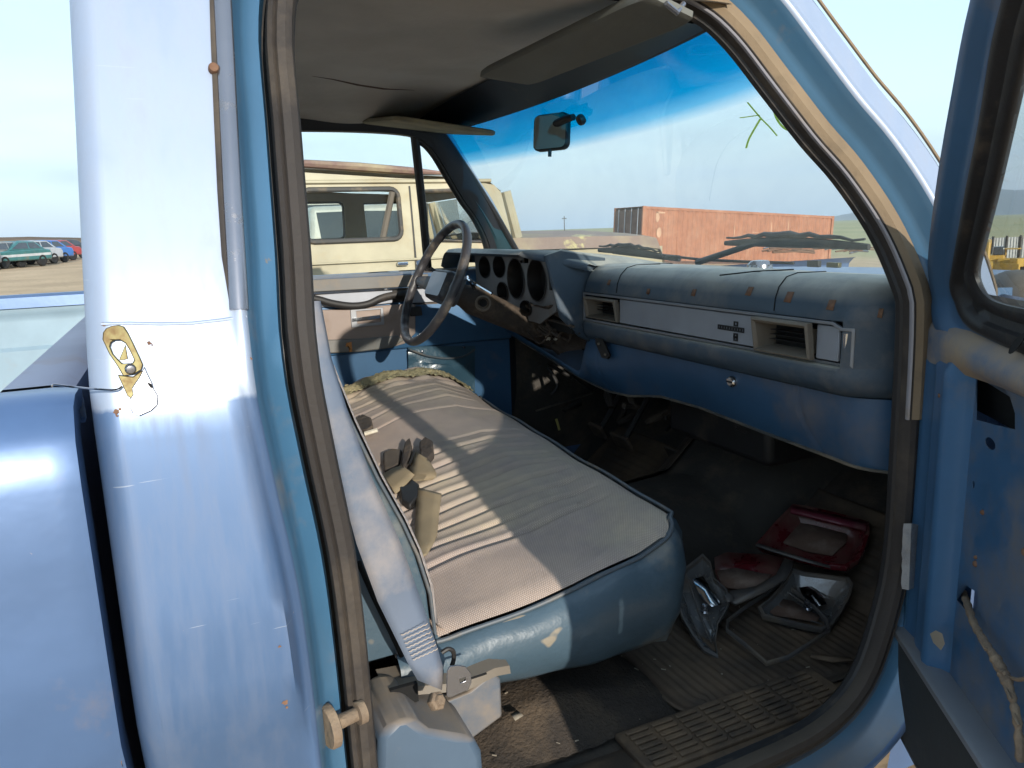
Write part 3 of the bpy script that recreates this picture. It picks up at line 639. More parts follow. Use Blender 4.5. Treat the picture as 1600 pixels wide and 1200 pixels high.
pl = outline = MB().plate([(699, 1049), (703, 1042), (716, 1040), (728, 1042), (736, 1052), (737, 1066), (732, 1078), (718, 1084), (704, 1090), (698, 1088)], [[(718, 1061), (728, 1058), (728, 1064), (719, 1068)]], lambda x, y: at(x, y, 'y', -.80), (0, .003, 0)).build('anchor_plate', MT['plate'], bl, bevel=.0006)
MB().tube(cr([at(x, y, 'y', -.755) for x, y in ((690, 1020), (700, 1014), (708, 1018), (709, 1030), (706, 1040))], 4), .0035, 8).build('belt_loop', MT['black'], bl)
MB().tube([at(x, y, 'y', -.79) for x, y in ((726, 1063), (742, 1058), (760, 1052))], .0018, 6).build('slot_pin', MT['void'], bl)
MB().lathe(at(684, 1095, 'y', -.80), (.6, -1, .7), [(0, .008), (.007, .008), (.009, .004), (.013, .002), (.014, -.004), (.012, -.01)], 6).build('anchor_bolt', MT['loom'], bl, ang=25)
MB().box((-.03, -.004, -.018), (.012, .004, .012), Matrix.Translation(at(640, 1080, 'y', -.72))).build('gap_shade_box', MT['void'], bl)  # small black box painted in for the shade of a gap
MB().tube([at(x, y, 'y', -.70) for x, y in ((560, 878), (585, 935), (612, 990), (628, 1025))], .004, 6).build('belt_gap_shade', MT['void'], bl)  # black tube standing in for the dark gap beside the belt
# buckles and tan belts lying on the cushion
def on_seat(px, py, h=.004):
    p = np.array(at(px, py, 'z', .80))
    for _ in range(12):
        z = sum(seatz(p[0], p[1]+d) for d in (-.045, -.03, -.015, 0, .015, .03, .045))/7+h+.003; p = np.array(at(px, py, 'z', z))
    return tuple(p)
def seat_patch(name, pix, h, th, mt, parent, nn=0):
    P = [on_seat(x, y, h+(k % 3)*nn) for k, (x, y) in enumerate(pix)]
    return MB().plate([(x, -y) for x, y in pix], [], lambda x, y: on_seat(x, -y, h), (0, 0, -th)).build(name, mt, parent, bevel=.004)
def webbing(name, Lp, Rp, hs, parent):
    mb = MB(); rows = []; n = 6
    LL = cr([(*a, h) for a, h in zip(Lp, hs)], n); RR = cr([(*a, h) for a, h in zip(Rp, hs)], n)
    for a, b in zip(LL, RR): rows.append([on_seat(lerp(a[0], b[0], t), lerp(a[1], b[1], t), lerp(a[2], b[2], t)+.003*math.sin(PI*t)) for t in (0, .33, .66, 1)])
    return mb.grid(rows).build(name, MT['belttan'], parent, solid=.0025)
lb = webbing('lap_belt', [(652, 762), (650, 800), (649, 840), (656, 872)], [(690, 772), (686, 805), (682, 838), (668, 866)], [.014, .009, .005, .002], TR)
webbing('lap_belt', [(598, 742), (612, 733), (628, 727)], [(618, 772), (634, 757), (648, 742)], [.01, .016, .02], TR)
webbing('lap_belt', [(650, 706), (640, 735), (634, 752)], [(668, 717), (682, 740), (676, 750)], [.024, .018, .01], TR)
def blob(name, pix, h, th, mt, parent): return seat_patch(name, pix, h, th, mt, parent)
MB().tube([on_seat(x, y, .012) for x, y in ((640, 750), (652, 742), (664, 738))], .005, 8).build('buckle_tongue', MT['chrome'], lb)
blob('buckle', [(624, 760), (640, 745), (655, 756), (652, 775), (640, 788), (628, 780)], .016, .016, MT['black'], lb)
blob('buckle', [(655, 690), (664, 681), (676, 688), (678, 705), (668, 717), (656, 712)], .028, .02, MT['dirt'], lb)
blob('buckle', [(632, 690), (640, 682), (644, 696), (640, 716), (630, 730), (627, 722)], .026, .016, MT['dirt'], lb)
MB().tube([on_seat(x, y, .026) for x, y in ((646, 706), (644, 715), (640, 724))], .003, 8).build('buckle_tongue', MT['void'], lb)
blob('buckle_cover', [(598, 706), (612, 700), (628, 702), (624, 722), (612, 732), (600, 732)], .012, .012, MT['seal'], lb)
b2 = blob('centre_buckle', [(552, 655), (566, 646), (580, 652), (583, 664), (572, 672), (556, 668)], .016, .015, MT['dirt'], TR)
MB().tube([on_seat(x, y, .012) for x, y in ((570, 678), (590, 672))], .006, 6).build('buckle_tongue', MT['white'], b2)

# ================================================================== DASHBOARD
DB = empty('dashboard', (0, 0, 1.0)); DB.parent = TR; DB.location = (.5, 0, 1.0)
def prof(y):   # pad section at y: list of (x, z)
    e = max(0, (-.735-y)/.085)  # passenger end curls towards the firewall
    e2 = e*e*.07
    nb = lerp(1.062, 1.058, 0)
    xx = lerp(.255, .12, min(1, abs(y)/.8)**2)
    return [(xx, 1.238), (xx-.04, 1.262), (.06, 1.272-.006*e), (-.02+e2, 1.274-.008*e), (-.052+e2, 1.268-.012*e), (-.074+e2, 1.250-.010*e), (-.086+e2, 1.228-.004*e), (-.092+e2, 1.205),
            (-.092+e2, 1.200), (-.030+e2, 1.196), (-.030+e2, 1.120), (-.094+e2, 1.116), (-.100+e2, 1.106), (-.098+e2, 1.085), (-.086+e2, 1.068), (-.060+e2, 1.060), (-.03+e2, 1.060)]
ys = list(np.linspace(.155, -.70, 60))+list(np.linspace(-.712, -.826, 18))
mb = MB(); rows = []
for y in ys:
    pr_ = prof(y)
    if y < -.752 or y > .164: pr_[9] = (pr_[8][0], pr_[9][1]); pr_[10] = (pr_[11][0], pr_[10][1])
    rows.append([(x, y, z) for x, z in pr_])
    # end cap handled by the curl
pad = mb.grid(rows).build('dash_pad', MT['dash'], DB, ang=50)
# driver's part of the pad: hood over the instruments
mb = MB(); rows = []
for y in np.linspace(.865, .150, 50):
    k = min(1, max(0, (y-.155)/.035)); d = -.205*k; c = .0
    sl_ = .010*max(0, (.80-y))*0
    xb = lerp(.255, .12, min(1, abs(y)/.8)**2)
    top = 1.318 if k >= 1 else lerp(1.272, 1.318, k)
    e = max(0, (y-.80)/.065)
    top -= e*e*.05
    rows.append([(xb, y, 1.238), (xb-.05, y, 1.265), (.05, y, lerp(1.272, 1.292, k)), (-.06+d*.4, y, top-.002), (-.08+d*.75, y, top+.004), (-.085+d*.88, y, top+.002), (-.088+d*.92, y, top-.008), (-.080+d*.90, y, top-.016), (-.06+d*.55, y, top-.016)])
mb.grid(rows).build('instrument_hood', MT['dash'], DB, ang=60)
# side of the pod facing the passenger
mb = MB(); cheek = [(-.255, 1.305), (-.20, 1.320), (-.06, 1.292), (-.06, 1.06), (-.085, 1.035), (-.15, 1.07), (-.21, 1.13)]
mb.plate(cheek, [], lambda x, z: (x+.045, .168, z), (0, .014, 0)).build('pod_cheek', MT['dash'], DB, bevel=.005)
# cluster bezel with real openings
cy = lambda px, py: at(px, py, 'x', -.17)
bez = [(-.795, 1.150), (-.795, 1.300), (-.19, 1.304), (-.19, 1.146), (-.30, 1.10), (-.72, 1.108)]
bez = [(-y, z) for y, z in bez]
holes = []; gauges = []
for px, py, rx, ry in ((757, 418, 9.5, 14.5), (783, 415, 10, 14), (808, 437, 12.5, 27), (840, 437, 12.5, 28), (787, 456, 9.5, 13), (822, 469, 9.5, 8)):
    c_ = cy(px, py); l = cy(px-rx, py); u_ = cy(px, py-ry); w_ = abs(l[1]-c_[1]); h_ = abs(u_[2]-c_[2]); w_ = min(w_, .063) if w_ > .05 else w_
    gauges.append((c_[1], c_[2], w_, h_))
gauges = [(.705, 1.256, .050, .036), (.578, 1.262, .050, .036), (.450, 1.228, .062, .062), (.300, 1.230, .062, .062), (.560, 1.180, .042, .032), (.385, 1.140, .036, .024)]
for y, z, a, b in gauges: holes.append(ell(y, z, a, b, 28))
sq = [[(.675, 1.288), (.650, 1.288), (.650, 1.302-.004), (.675, 1.298)], [(.392, 1.296), (.352, 1.296), (.352, 1.278), (.392, 1.278)], [(.225, 1.285), (.205, 1.285), (.205, 1.205), (.225, 1.205)]]
bo = MB().plate(bez, holes[:6]+[sq[1], sq[2]], lambda y, z: (-.172+.10*(z-1.23)*-.4, y, z), (.006, 0, 0)).build('instrument_bezel', MT['bezel'], DB, ang=30, bevel=.001)
for (y, z, a, b) in gauges:
    mb = MB(); rows = []
    for sc_, dx in ((1.06, -.003), (1.0, -.003), (.97, .01), (.93, .045)): rows.append([(-.172+dx, yy, zz) for yy, zz in ell(y, z, a*sc_, b*sc_, 28)])
    g = mb.grid(rows, cu=True); g.build('gauge_well', MT['black'], bo)
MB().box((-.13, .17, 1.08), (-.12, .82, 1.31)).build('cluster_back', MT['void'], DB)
# torn-open column area under the cluster
random.seed(3)
mb = MB(); rows = []
for y in np.linspace(.86, .17, 34):
    row = []
    for t in np.linspace(0, 1, 16):
        x = lerp(-.165, -.03, t**.7)+random.uniform(-.008, .008)+.03*math.sin(y*17+t*5); z = lerp(1.16, 1.0+.03*math.sin(y*9), t)+random.uniform(-.006, .006)
        row.append((x, y, z))
    rows.append(row)
mb.grid(rows).build('exposed_column_cavity', MT['dirt'], DB, sub=1)
CW = Vector((-.452, .415, 1.234)); WN = Vector((-.893, 0, .449)); WU = Vector((.449, 0, .893)); WY = Vector((0, 1, 0))
ax = -WN
cl = MB().tube([CW+ax*.045, CW+ax*.10, CW+ax*.13, CW+ax*.20, CW+ax*.30, CW+ax*.42], [.030, .034, .044, .042, .038, .036], 20).build('steering_column', MT['dirt'], DB)
q0 = CW+ax*.15+Vector((0, -.042, 0)); MB().lathe(q0, (-.35, -1, .15), [(0, .0), (.014, .004), (.019, .012), (.024, .010), (.025, -.02)], 18).build('ignition_lock', MT['cream'], cl)
MB().lathe(q0+Vector((-.003, -.010, .002)), (-.35, -1, .15), [(0, .004), (.011, .004), (.012, 0)], 14).build('keyhole', MT['void'], cl)
MB().tube(cr([CW+ax*.12+Vector((0, -.05, .03)), CW+ax*.10+Vector((-.02, -.10, .06)), CW+ax*.09+Vector((-.03, -.17, .05)), CW+ax*.12+Vector((-.02, -.23, .03))], 5), .005, 8).build('shift_lever', MT['chrome'], cl)
MB().tube([CW+ax*.10+Vector((0, .05, .02)), CW+ax*.08+Vector((-.03, .15, .07))], .006, 8).build('turn_signal_lever', MT['black'], cl)
mb = MB()
for i in range(16):
    c0 = Vector((random.uniform(-.16, -.08), random.uniform(.20, .62), random.uniform(1.05, 1.13)))
    pts = [c0+Vector((random.uniform(-.03, .03), k*.03*random.choice((-1, 1)), random.uniform(-.035, .03))) for k in range(5)]
    mb.tube(cr(pts, 4), random.uniform(.002, .006), 6)
mb.build('loose_wiring', MT['dirt'], DB)
mb = MB()
for i in range(9):
    px, py = random.uniform(833, 880), random.uniform(518, 533); c0 = Vector(at(px, py, 'x', -.105)); d = Vector((random.uniform(-.01, .01), random.uniform(-.03, .03), random.uniform(-.014, .014)))
    mb.tube([c0-d*.6, c0, c0+d*.6], [.004, .0055, .0035], 7)
mb.build('wire_connector', MT['white'], DB)
# lower blue panel
BOT = [(.87, .985), (.80, 1.0), (.70, .985), (.45, .95), (.30, .928), (.20, .920), (.10, .915), (.0, .920), (-.08, .935), (-.14, .945), (-.30, .948), (-.50, .938), (-.70, .930), (-.83, .922)]
TOP = [(.87, 1.03), (.70, 1.022), (.45, .985), (.26, .955), (.225, .96), (.195, 1.04), (.18, 1.062), (-.83, 1.062)]
mb = MB(); rows = []
for y in np.linspace(.87, -.83, 240):
    zb = interp(y, BOT[::-1]); zt = interp(y, TOP[::-1]); bul = .022*math.exp(-((y-.13)/.13)**2); e = max(0, (-.735-y)/.085); e2 = e*e*.06
    row = []
    for t in np.linspace(0, 1, 14):
        x = -.070-bul*math.sin(PI*min(1, t*.9))+.030*t**2+e2; z = lerp(zt, zb, t)
        for c_, w_ in ((-.632-.05*t*t, .0025),):
            x += .005*math.exp(-((y-c_)/w_)**2)
        c_ = .125-.045*t
        x += .004*math.exp(-((y-c_)/.0025)**2) if y > 0 else 0
        row.append((x, y, z))
    row += [(row[-1][0]+.006, y, zb-.004), (row[-1][0]+.03, y, zb-.003), (row[-1][0]+.10, y, zb+.03)]
    rows.append(row)
lp = mb.grid(rows).build('lower_panel', MT['dashlow'], DB, ang=60)
MB().tube([(-.041-.022*math.exp(-((y-.13)/.13)**2)*.3+(max(0, (-.735-y)/.085)**2)*.06, y, interp(y, BOT[::-1])-.001) for y in np.linspace(.86, -.82, 80)], .0035, 6).build('panel_edge', MT['dashedge'], lp)
MB().box((-.045, .205, .955), (-.04, .24, 1.05)).build('void_shade_box', MT['void'], DB)  # black box standing in for the shade in the panel opening
# glovebox lock, ashtray socket
gl = Vector(at(1145, 596, 'x', -.070)); lk = MB().lathe(gl, (-1, 0, .1), [(0, .009), (.009, .009), (.012, .006), (.0135, 0), (.0135, -.006)], 20).build('glovebox_lock', MT['chrome'], lp)
MB().box((-.011, -.009, -.0015), (-.007, .009, .0015), Matrix.Translation(gl)).build('key_slot', MT['void'], lk)
MB().box((-.012, -.012, .003), (-.008, .006, .007), Matrix.Translation(gl)).build('latch_tab', MT['chrome'], lk)
sw = MB().plate([(930, 528), (941, 530), (952, 556), (949, 561), (940, 559), (930, 536)], [], lambda x, y: at(x, y, 'x', -.092), (.006, 0, 0)).build('switch_plate', MT['black'], lp, bevel=.001)
for px, py in ((936, 537), (946, 554)): MB().lathe(at(px, py, 'x', -.094), (-1, 0, 0), [(0, .004), (.003, .004), (.0045, 0)], 10).build('screw', MT['cream'], sw)
# chrome framed trim strip with vents
Z0, Z1 = 1.1205, 1.1950
tf = MB()
fr_o = [(.166, Z0-.003), (.166, Z1+.003), (-.735, Z1+.003), (-.752, Z1-.006), (-.772, Z1-.006), (-.772, Z0-.003)]
fr_i = [(.158, Z0+.003), (.158, Z1-.003), (-.733, Z1-.003), (-.750, Z1-.012), (-.767, Z1-.012), (-.767, Z0+.003)]
def tx(y, base): e = max(0, (-.735-y)/.085); return base+e*e*.07
tfo = tf.plate([(y, z) for y, z in fr_o], [fr_i], lambda y, z: (tx(y, -.0945), y, z), (.006, 0, 0)).build('trim_frame', MT['silver'], DB, bevel=.001)
def tr_at(px, py, x=-.088): return at(px, py, 'x', x)
def panel(name, y0, y1, mt, x=-.0855, z0=Z0+.006, z1=Z1-.006): return MB().box((x, min(y0, y1), z0), (x+.006, max(y0, y1), z1)).build(name, mt, tfo, bevel=.0012)
yA, yB, yC, yD, yE = tr_at(967, 480)[1], tr_at(1177, 510)[1], tr_at(1184, 520)[1], tr_at(1273, 530)[1], tr_at(1309, 540)[1]
panel('centre_panel', yA, yB, MT['alu']); panel('end_panel', yD-.003, yE, MT['alu'], -.0865)
mb = MB(); rows = [];
for k in range(9):
    a = k/8*PI; rows.append([(tx(-.76, -.088)-.007*math.sin(a), lerp(yE-.002, -.765, k/8), z) for z in (Z0+.006, Z1-.016)])
mb.grid(rows).build('end_moulding', MT['chrome'], tfo)
def vent(y0, y1, z0, z1, x0, name, mtb):
    o = [(y0, z0), (y0, z1), (y1, z1), (y1, z0)]; wi = (y1-y0); hi = (z1-z0)
    rows = []
    for t, dx in ((0, .012), (.0, 0), (.045, -.003), (.09, .004), (.14, .05)):
        iy = wi*t*.7; iz = hi*t*1.5
        rows.append([(x0+dx, y0+iy, z0+iz*.8), (x0+dx-(.010 if t < .1 else .002), y0+iy, z1-iz*1.1), (x0+dx-(.010 if t < .1 else .002), y1-iy, z1-iz*1.1), (x0+dx, y1-iy, z0+iz*.8)])
    v = MB().grid(rows, cu=True).build(name, mtb, tfo, ang=25, bevel=.0008)
    MB().box((x0+.045, y0, z0), (x0+.05, y1, z1)).build('vent_dark', MT['void'], v)
    for k in range(3): MB().box((x0+.02, y0+wi*.15, z0+hi*(.36+.13*k)), (x0+.04, y1-wi*.15, z0+hi*(.37+.13*k))).build('vane', MT['black'], v)
    return v
vent(.155, yA+.004, Z0+.006, Z1-.008, -.090, 'air_vent', MT['cream'])
vent(yC, yD, Z0+.002, Z1-.003, -.098, 'air_vent', MT['cream'])
# emblem on the centre panel: a row of small square letter blocks crossed by a pair above and below
em = MB(); x0 = -.0862
c_ = at(1148, 515, 'x', x0); py_ = (at(1122, 512, 'x', x0)[1]-at(1163, 518, 'x', x0)[1])/10.
def ringbox(yc, zc, s_, h_): em.plate([(yc-s_, zc-h_), (yc+s_, zc-h_), (yc+s_, zc+h_), (yc-s_, zc+h_)], [[(yc-s_*.45, zc-h_*.45), (yc+s_*.45, zc-h_*.45), (yc+s_*.45, zc+h_*.45), (yc-s_*.45, zc+h_*.45)]], lambda y, z: (x0-.0016, y, z), (.0015, 0, 0))
ystart = at(1122, 512, 'x', x0)[1]
for k in range(10): ringbox(ystart-py_*(k+.5), c_[2]+.001, py_*.48, .0052)
for dz in (.0125, -.0125, -.0185): ringbox(c_[1]-.004, c_[2]+dz, .0065, .0052)
em.build('emblem', MT['black'], tfo, smooth=False)
# rusty clips where the pad's overlay has gone, seams
def pad_x(z): return interp(z, [(1.205, -.092), (1.228, -.086), (1.250, -.074), (1.268, -.052)])
for k, (px, py, s_) in enumerate(((955, 441, .8), (1019, 455, .8), (1089, 457, .9), (1173, 455, 1), (1236, 464, 1.15), (1304, 476, 1.05), (1358, 491, .9))):
    p = at(px, py, 'x', -.078); a = .0075*s_; z = min(max(p[2], 1.212), 1.262); b = .0085*s_
    xx = pad_x(z); xt, xb_ = pad_x(z+b), pad_x(z-b); e = max(0, (-.735-p[1])/.085); e2 = e*e*.07
    mbx = MB(); mbx.add([(xb_-.0012+e2, p[1]-a, z-b), (xb_-.0012+e2, p[1]+a, z-b*.9), (xt-.0012+e2, p[1]+a*.9, z+b), (xt-.0012+e2, p[1]-a, z+b*1.05)], [(0, 1, 2, 3)])
    mbx.build('rust_clip', MT['rust'], pad, solid=.0012)
for px in (968, 1213):
    y = at(px, 445, 'x', -.07)[1]; MB().tube([(x-.0005, y-.004*k, z+.0006) for k, (x, z) in enumerate([(.06, 1.272), (-.02, 1.274), (-.052, 1.268), (-.074, 1.250), (-.086, 1.228), (-.092, 1.205)])], .0012, 6).build('seam', MT['void'], pad)
hx = at(1364, 531, 'x', -.05); MB().lathe(hx, (-1, -.4, 0), [(0, 0), (.006, .0), (.008, .002), (.009, -.002)], 14).build('screw_hole', MT['rust'], pad)
# defroster lid/speaker edge seen through the glass on the top of the pad
MB().tube([at(x, y, 'z', 1.2745) for x, y in ((1125, 430), (1180, 424), (1240, 421))], .0015, 6).build('seam', MT['void'], pad)

# ================================================================== STEERING WHEEL
SW = empty('steering_wheel', CW); SW.parent = TR; SW.location = CW-Vector((-.5, 0, 0))
def wp_(a, r, h=0): return CW + (WY*math.cos(a)+WU*math.sin(a))*r + WN*h
mb = MB(); rows = []; RW = .186
for i in range(144):
    a = 2*PI*i/144; row = []
    for j in range(12):
        b = 2*PI*j/12; rr = .0125; bumpy = .0032*(.5+.5*math.sin(i*2*PI/5.5)) if math.cos(b) < -.2 else 0
        row.append(tuple(wp_(a, RW+(rr-bumpy)*math.cos(b), (rr)*math.sin(b)*1.1)))
    rows.append(row)
mb.grid(rows, cu=True, cv=True).build('rim', MT['wheel'], SW, ang=80)
mb = MB()
for s in (1, -1):
    pts = [wp_(PI/2-s*PI/2 - s*.0, r, h) for r, h in ((.03, -.035), (.08, -.03), (.13, -.015), (.178, 0))]
    mb.tube(pts, [.03, .026, .022, .012], 10, flat=.4, up=tuple(WN))
mb.build('spokes', MT['wheel'], SW)
hubb = []
for t, r_, h in ((0, 1, -.06), (0, 1, -.03), (0, .94, -.012), (0, .80, -.004)):
    hubb.append([tuple(wp_(0, 0, h)+WY*(y*.085*r_)+WU*(z*.048*r_)) for y, z in rrect(-1, -1, 1, 1, .35, 4)])
hb = MB().grid(hubb, cu=True).build('horn_pad', MT['wheel'], SW, ang=60)
MB().plate(rrect(-.066, -.036, .066, .036, .01), [], lambda y, z: wp_(0, 0, -.0035)+WY*y+WU*z).build('horn_pad_face', MT['alu'], hb)
# ================================================================== VISORS, MIRROR
def slab(name, P4, th, mt, parent, n=10, rad=.012):
    A, B, C_, D_ = [V(p) for p in P4]; nn = (B-A).cross(D_-A).normalized()*th/2
    rows = []
    ol = rrect(0, 0, 1, 1, .10, 4)
    for k, (ins, h) in enumerate(((.97, -1), (1, -.6), (1, .6), (.97, 1))):
        rows.append([tuple(A.lerp(B, .5+(u-.5)*ins).lerp(D_.lerp(C_, .5+(u-.5)*ins), .5+(v-.5)*ins)+nn*h) for u, v in ol])
    mb = MB().grid(rows, cu=True); k = len(ol); mb.f.append(tuple(range(k))); mb.f.append(tuple(range(3*k, 4*k))); return mb.build(name, mt, parent, ang=40)
pv = slab('sun_visor', [at(744, 116, 'z', 1.672), at(830, 129, 'z', 1.652), at(1090, 26, 'z', 1.662), at(1010, -14, 'z', 1.69)], .014, MT['visor'], TR)
MB().tube([at(1040, 5, 'z', 1.675), at(1058, 20, 'z', 1.665), at(1068, 6, 'z', 1.68)], .004, 8).build('visor_pivot', MT['plate'], pv)
dv = slab('sun_visor', [(-.575, .27, 1.672), (-.285, .28, 1.640), (-.295, .64, 1.688), (-.585, .64, 1.715)], .014, MT['visorg'], TR)
MM = empty('rear_view_mirror', (-.24, .08, 1.62)); MM.parent = TR; MM.location = (.26, .08, 1.62)
mc = [Vector(at(x, y, 'y', yy)) for x, y, yy in ((860, 206, .10),)][0]
# mirror head turned towards the driver
hd = Vector((.22, -.97, 0)).normalized(); mr_n = Vector((-.83, -.50, .10)).normalized(); mr_x = Vector((0, 0, 1)).cross(mr_n).normalized(); mr_z = mr_n.cross(mr_x)
rows = []
for k, (sc_, h) in enumerate(((.90, -.022), (1.0, -.014), (1.0, .0), (.93, .004))):
    rows.append([tuple(mc+mr_x*(y*.052*sc_)+mr_z*(z*.046*sc_)+mr_n*h) for y, z in rrect(-1, -1, 1, 1, .35, 5)])
mb = MB().grid(rows, cu=True); k = len(rows[0]); mb.f.append(tuple(range(k))); mh = mb.build('mirror_housing', MT['black'], MM, ang=50)
MB().plate(rrect(-.048, -.042, .048, .042, .014), [], lambda y, z: mc+mr_x*y+mr_z*z+mr_n*.0045).build('mirror_face', MT['mirrorf'], MM)
am = [mc-mr_n*.015+mr_z*.02, Vector(at(884, 186, 'y', .02)), Vector(at(896, 183, 'y', -.01))]
MB().tube(am, [.010, .010, .008], 10).build('mirror_arm', MT['black'], MM)
pb = Vector(at(908, 187, 'y', -.03)); MB().lathe(pb, (.85, 0, .5), [(0, -.008), (.012, -.007), (.014, 0), (.012, .006), (0, .008)], 16).build('mirror_mount', MT['black'], MM)
MB().tube([mc-mr_z*.045, mc-mr_z*.062], .005, 8).build('dimming_tab', MT['black'], MM)
# marker strokes on the outside of the glass
def on_ws(px, py):
    best = None; d = ray(px, py); d = d/np.linalg.norm(d); lo = .6
    def sd(t):
        p = CAM+t*d; v = (p[2]-1.235)/.47; u = p[1]/lerp(.815, .69, min(1, max(0, v))); return p[0]-ws(max(-1, min(1, u)), v)[0]
    a, b = .3, 4.0
    for _ in range(50):
        m_ = (a+b)/2
        if sd(m_) > 0: b = m_
        else: a = m_
    return CAM+a*d
mb = MB()
for st_ in ([(1168, 160), (1178, 172), (1190, 186), (1202, 198), (1214, 212)], [(1157, 184), (1172, 182), (1186, 180)], [(1188, 186), (1178, 203), (1170, 218), (1166, 231)], [(1209, 153), (1209, 170), (1214, 186), (1224, 199), (1238, 205), (1246, 203)]):
    mb.tube(cr([on_ws(*q) for q in st_], 5), .0022, 6, flat=.4)
mb.build('marker_writing', MT['green'], wsc)

# ================================================================== DRIVER'S DOOR (closed, far side)
DD = empty('driver_door', (-.5, .85, .8)); DD.parent = TR; DD.location = (0, .85, .8)
yD_ = .812
mb = MB(); rows = []
for x in np.linspace(-1.03, -.045, 60):
    row = []
    for z, o in ((.50, .02), (.70, .0), (.90, 0), (.985, .0), (.992, -.022), (1.0, -.026), (1.10, -.026), (1.135, -.022), (1.142, -.004), (1.155, 0), (1.19, .0), (1.196, -.012), (1.206, -.018), (1.225, -.016), (1.243, -.004), (1.250, .02), (1.250, .05)):
        row.append((x, yD_+o, z))
    rows.append(row)
mb.grid(rows).build('door_panel', MT['innerblue'], DD, ang=30)
def dd(px, py, o=0): return at(px, py, 'y', yD_+o)
def ddplate(name, pix, o, th, mt, bevel=.002, holes=()):
    return MB().plate([(x, -y) for x, y in pix], [[(x, -y) for x, y in h] for h in holes], lambda x, y: dd(x, -y, o), (0, -th, 0)).build(name, mt, DD, bevel=bevel)
ddplate('belt_pad', [(470, 438), (560, 433), (668, 428), (668, 446), (560, 452), (470, 457)], -.020, .008, MT['armrest'])
ddplate('chrome_strip', [(470, 457.5), (560, 452.5), (668, 446.5), (668, 450), (560, 456), (470, 461)], -.020, .010, MT['chrome'], .0008)
ddplate('trim_insert', [(470, 462), (612, 453), (612, 473), (585, 476), (540, 480), (470, 478)], -.010, .012, MT['alu'])
ddplate('trim_insert', [(640, 452), (668, 450), (700, 450), (700, 470), (640, 473)], -.010, .012, MT['alu'])
ddplate('speaker_patch', [(612, 453), (634, 452), (634, 470), (612, 472)], -.012, .014, MT['black'])
ddplate('woodgrain_panel', [(470, 484), (540, 484), (590, 478), (640, 474), (648, 476), (648, 520), (632, 536), (600, 545), (556, 549), (470, 552)], -.026, .010, MT['woodv'])
pts = [dd(x, y, -.045) for x, y in ((470, 463), (498, 468), (520, 474), (550, 478), (575, 475), (595, 466), (615, 461), (645, 458))]
MB().tube(cr(pts, 5), .012, 10, flat=.7, up=(0, 1, 0)).build('pull_strap', MT['black'], DD)
hp = ddplate('handle_bezel', [(547, 484), (598, 480), (600, 507), (549, 512)], -.036, .006, MT['silver'], .001, [[(556, 486), (594, 483), (595, 503), (558, 506)]])
ddplate('handle_recess', [(556, 486), (594, 483), (595, 503), (558, 506)], -.033, .002, MT['cream'], .0004)
ddplate('inside_handle', [(550, 497), (590, 492), (593, 492), (593, 497), (560, 501), (550, 502)], -.044, .008, MT['chrome'], .002)
ddplate('window_switch', [(636, 480), (656, 478), (658, 492), (640, 494)], -.030, .018, MT['black'])
ddplate('armrest_edge', [(470, 532), (560, 529), (620, 524), (632, 530), (612, 543), (556, 550), (470, 553)], -.034, .012, MT['armrest'], .004)
ddplate('orange_reflector', [(541, 536), (549, 534), (550, 549), (546, 550), (545, 542), (540, 541)], -.048, .004, mat('orange_plastic', (.55, .22, .05), .5), .0005)
# map pocket with a sagging lip
mb = MB(); rows = []
for i in range(30):
    t = i/29; xx = lerp(638, 742, t); y0 = 541-6*math.sin(t*3); y1 = lerp(600, 624, t); row = []
    for k in range(12):
        q = k/11; o = -.012-.030*math.sin(PI*q)*math.sin(PI*(.1+.85*t)) - .006*math.sin(q*9+t*6); row.append(dd(xx, lerp(y0, y1, q)+6*math.sin(PI*t)*(q < .4), o))
    rows.append(row)
MB().grid(rows).build('map_pocket', MT['pocket'], DD)
MB().tube(cr([dd(x, y, -.040) for x, y in ((640, 546), (668, 556), (700, 560), (726, 556), (742, 546))], 5), .0035, 8).build('pocket_lip', MT['pipe'], DD)
for x, y in ((659, 549), (724, 542), (549, 478)): MB().lathe(dd(x, y, -.02), (0, -1, 0), [(0, .012), (.004, .011), (.005, 0)], 10).build('screw', MT['plate'], DD)
def ddt(x, z, o=0): return (x, halfw(z)-.055+o, z)
# vent window post and frame, window glass
post = [ddt(-.405, 1.70, .02), ddt(-.385, 1.58, .02), ddt(-.362, 1.44, .02), ddt(-.342, 1.30, .02), ddt(-.334, 1.245, .02)]
MB().tube(post, .0145, 8, flat=1.0, up=(1, 0, 0)).build('vent_window_post', MT['sealblk'], DD)
ven = [FR[1][i % nC] for i in crange(lambda x, z: x > -.385 and z > 1.24)]
MB().tube([tuple(p-B*.026-N*.030) for p, B, N in ven], .017, 8).build('vent_frame', MT['sealblk'], DD)
MB().plate([(-.98, 1.25), (-.98, 1.69), (-.40, 1.69), (-.334, 1.25)], [], lambda x, z: ddt(x, z, .03)).build('window_glass', MT['glassd'], DD)
MB().plate([(-.334, 1.25), (-.365, 1.60), (-.30, 1.54), (-.095, 1.25)], [], lambda x, z: ddt(x, z, .03)).build('vent_glass', MT['glassd'], DD)
vk = MB().lathe(ddt(-.20, 1.285, 0), (0, -1, 0), [(0, .02), (.014, .018), (.016, 0)], 12).build('vent_latch', MT['black'], DD)
mb = MB()  # door outer skin
mb.grid([[(x, skiny(z), z) for z in (.45, .62, .875, .905, 1.0, 1.22, 1.25)] for x in np.linspace(-1.08, .0, 6)]).build('door_skin', MT['body'], DD)
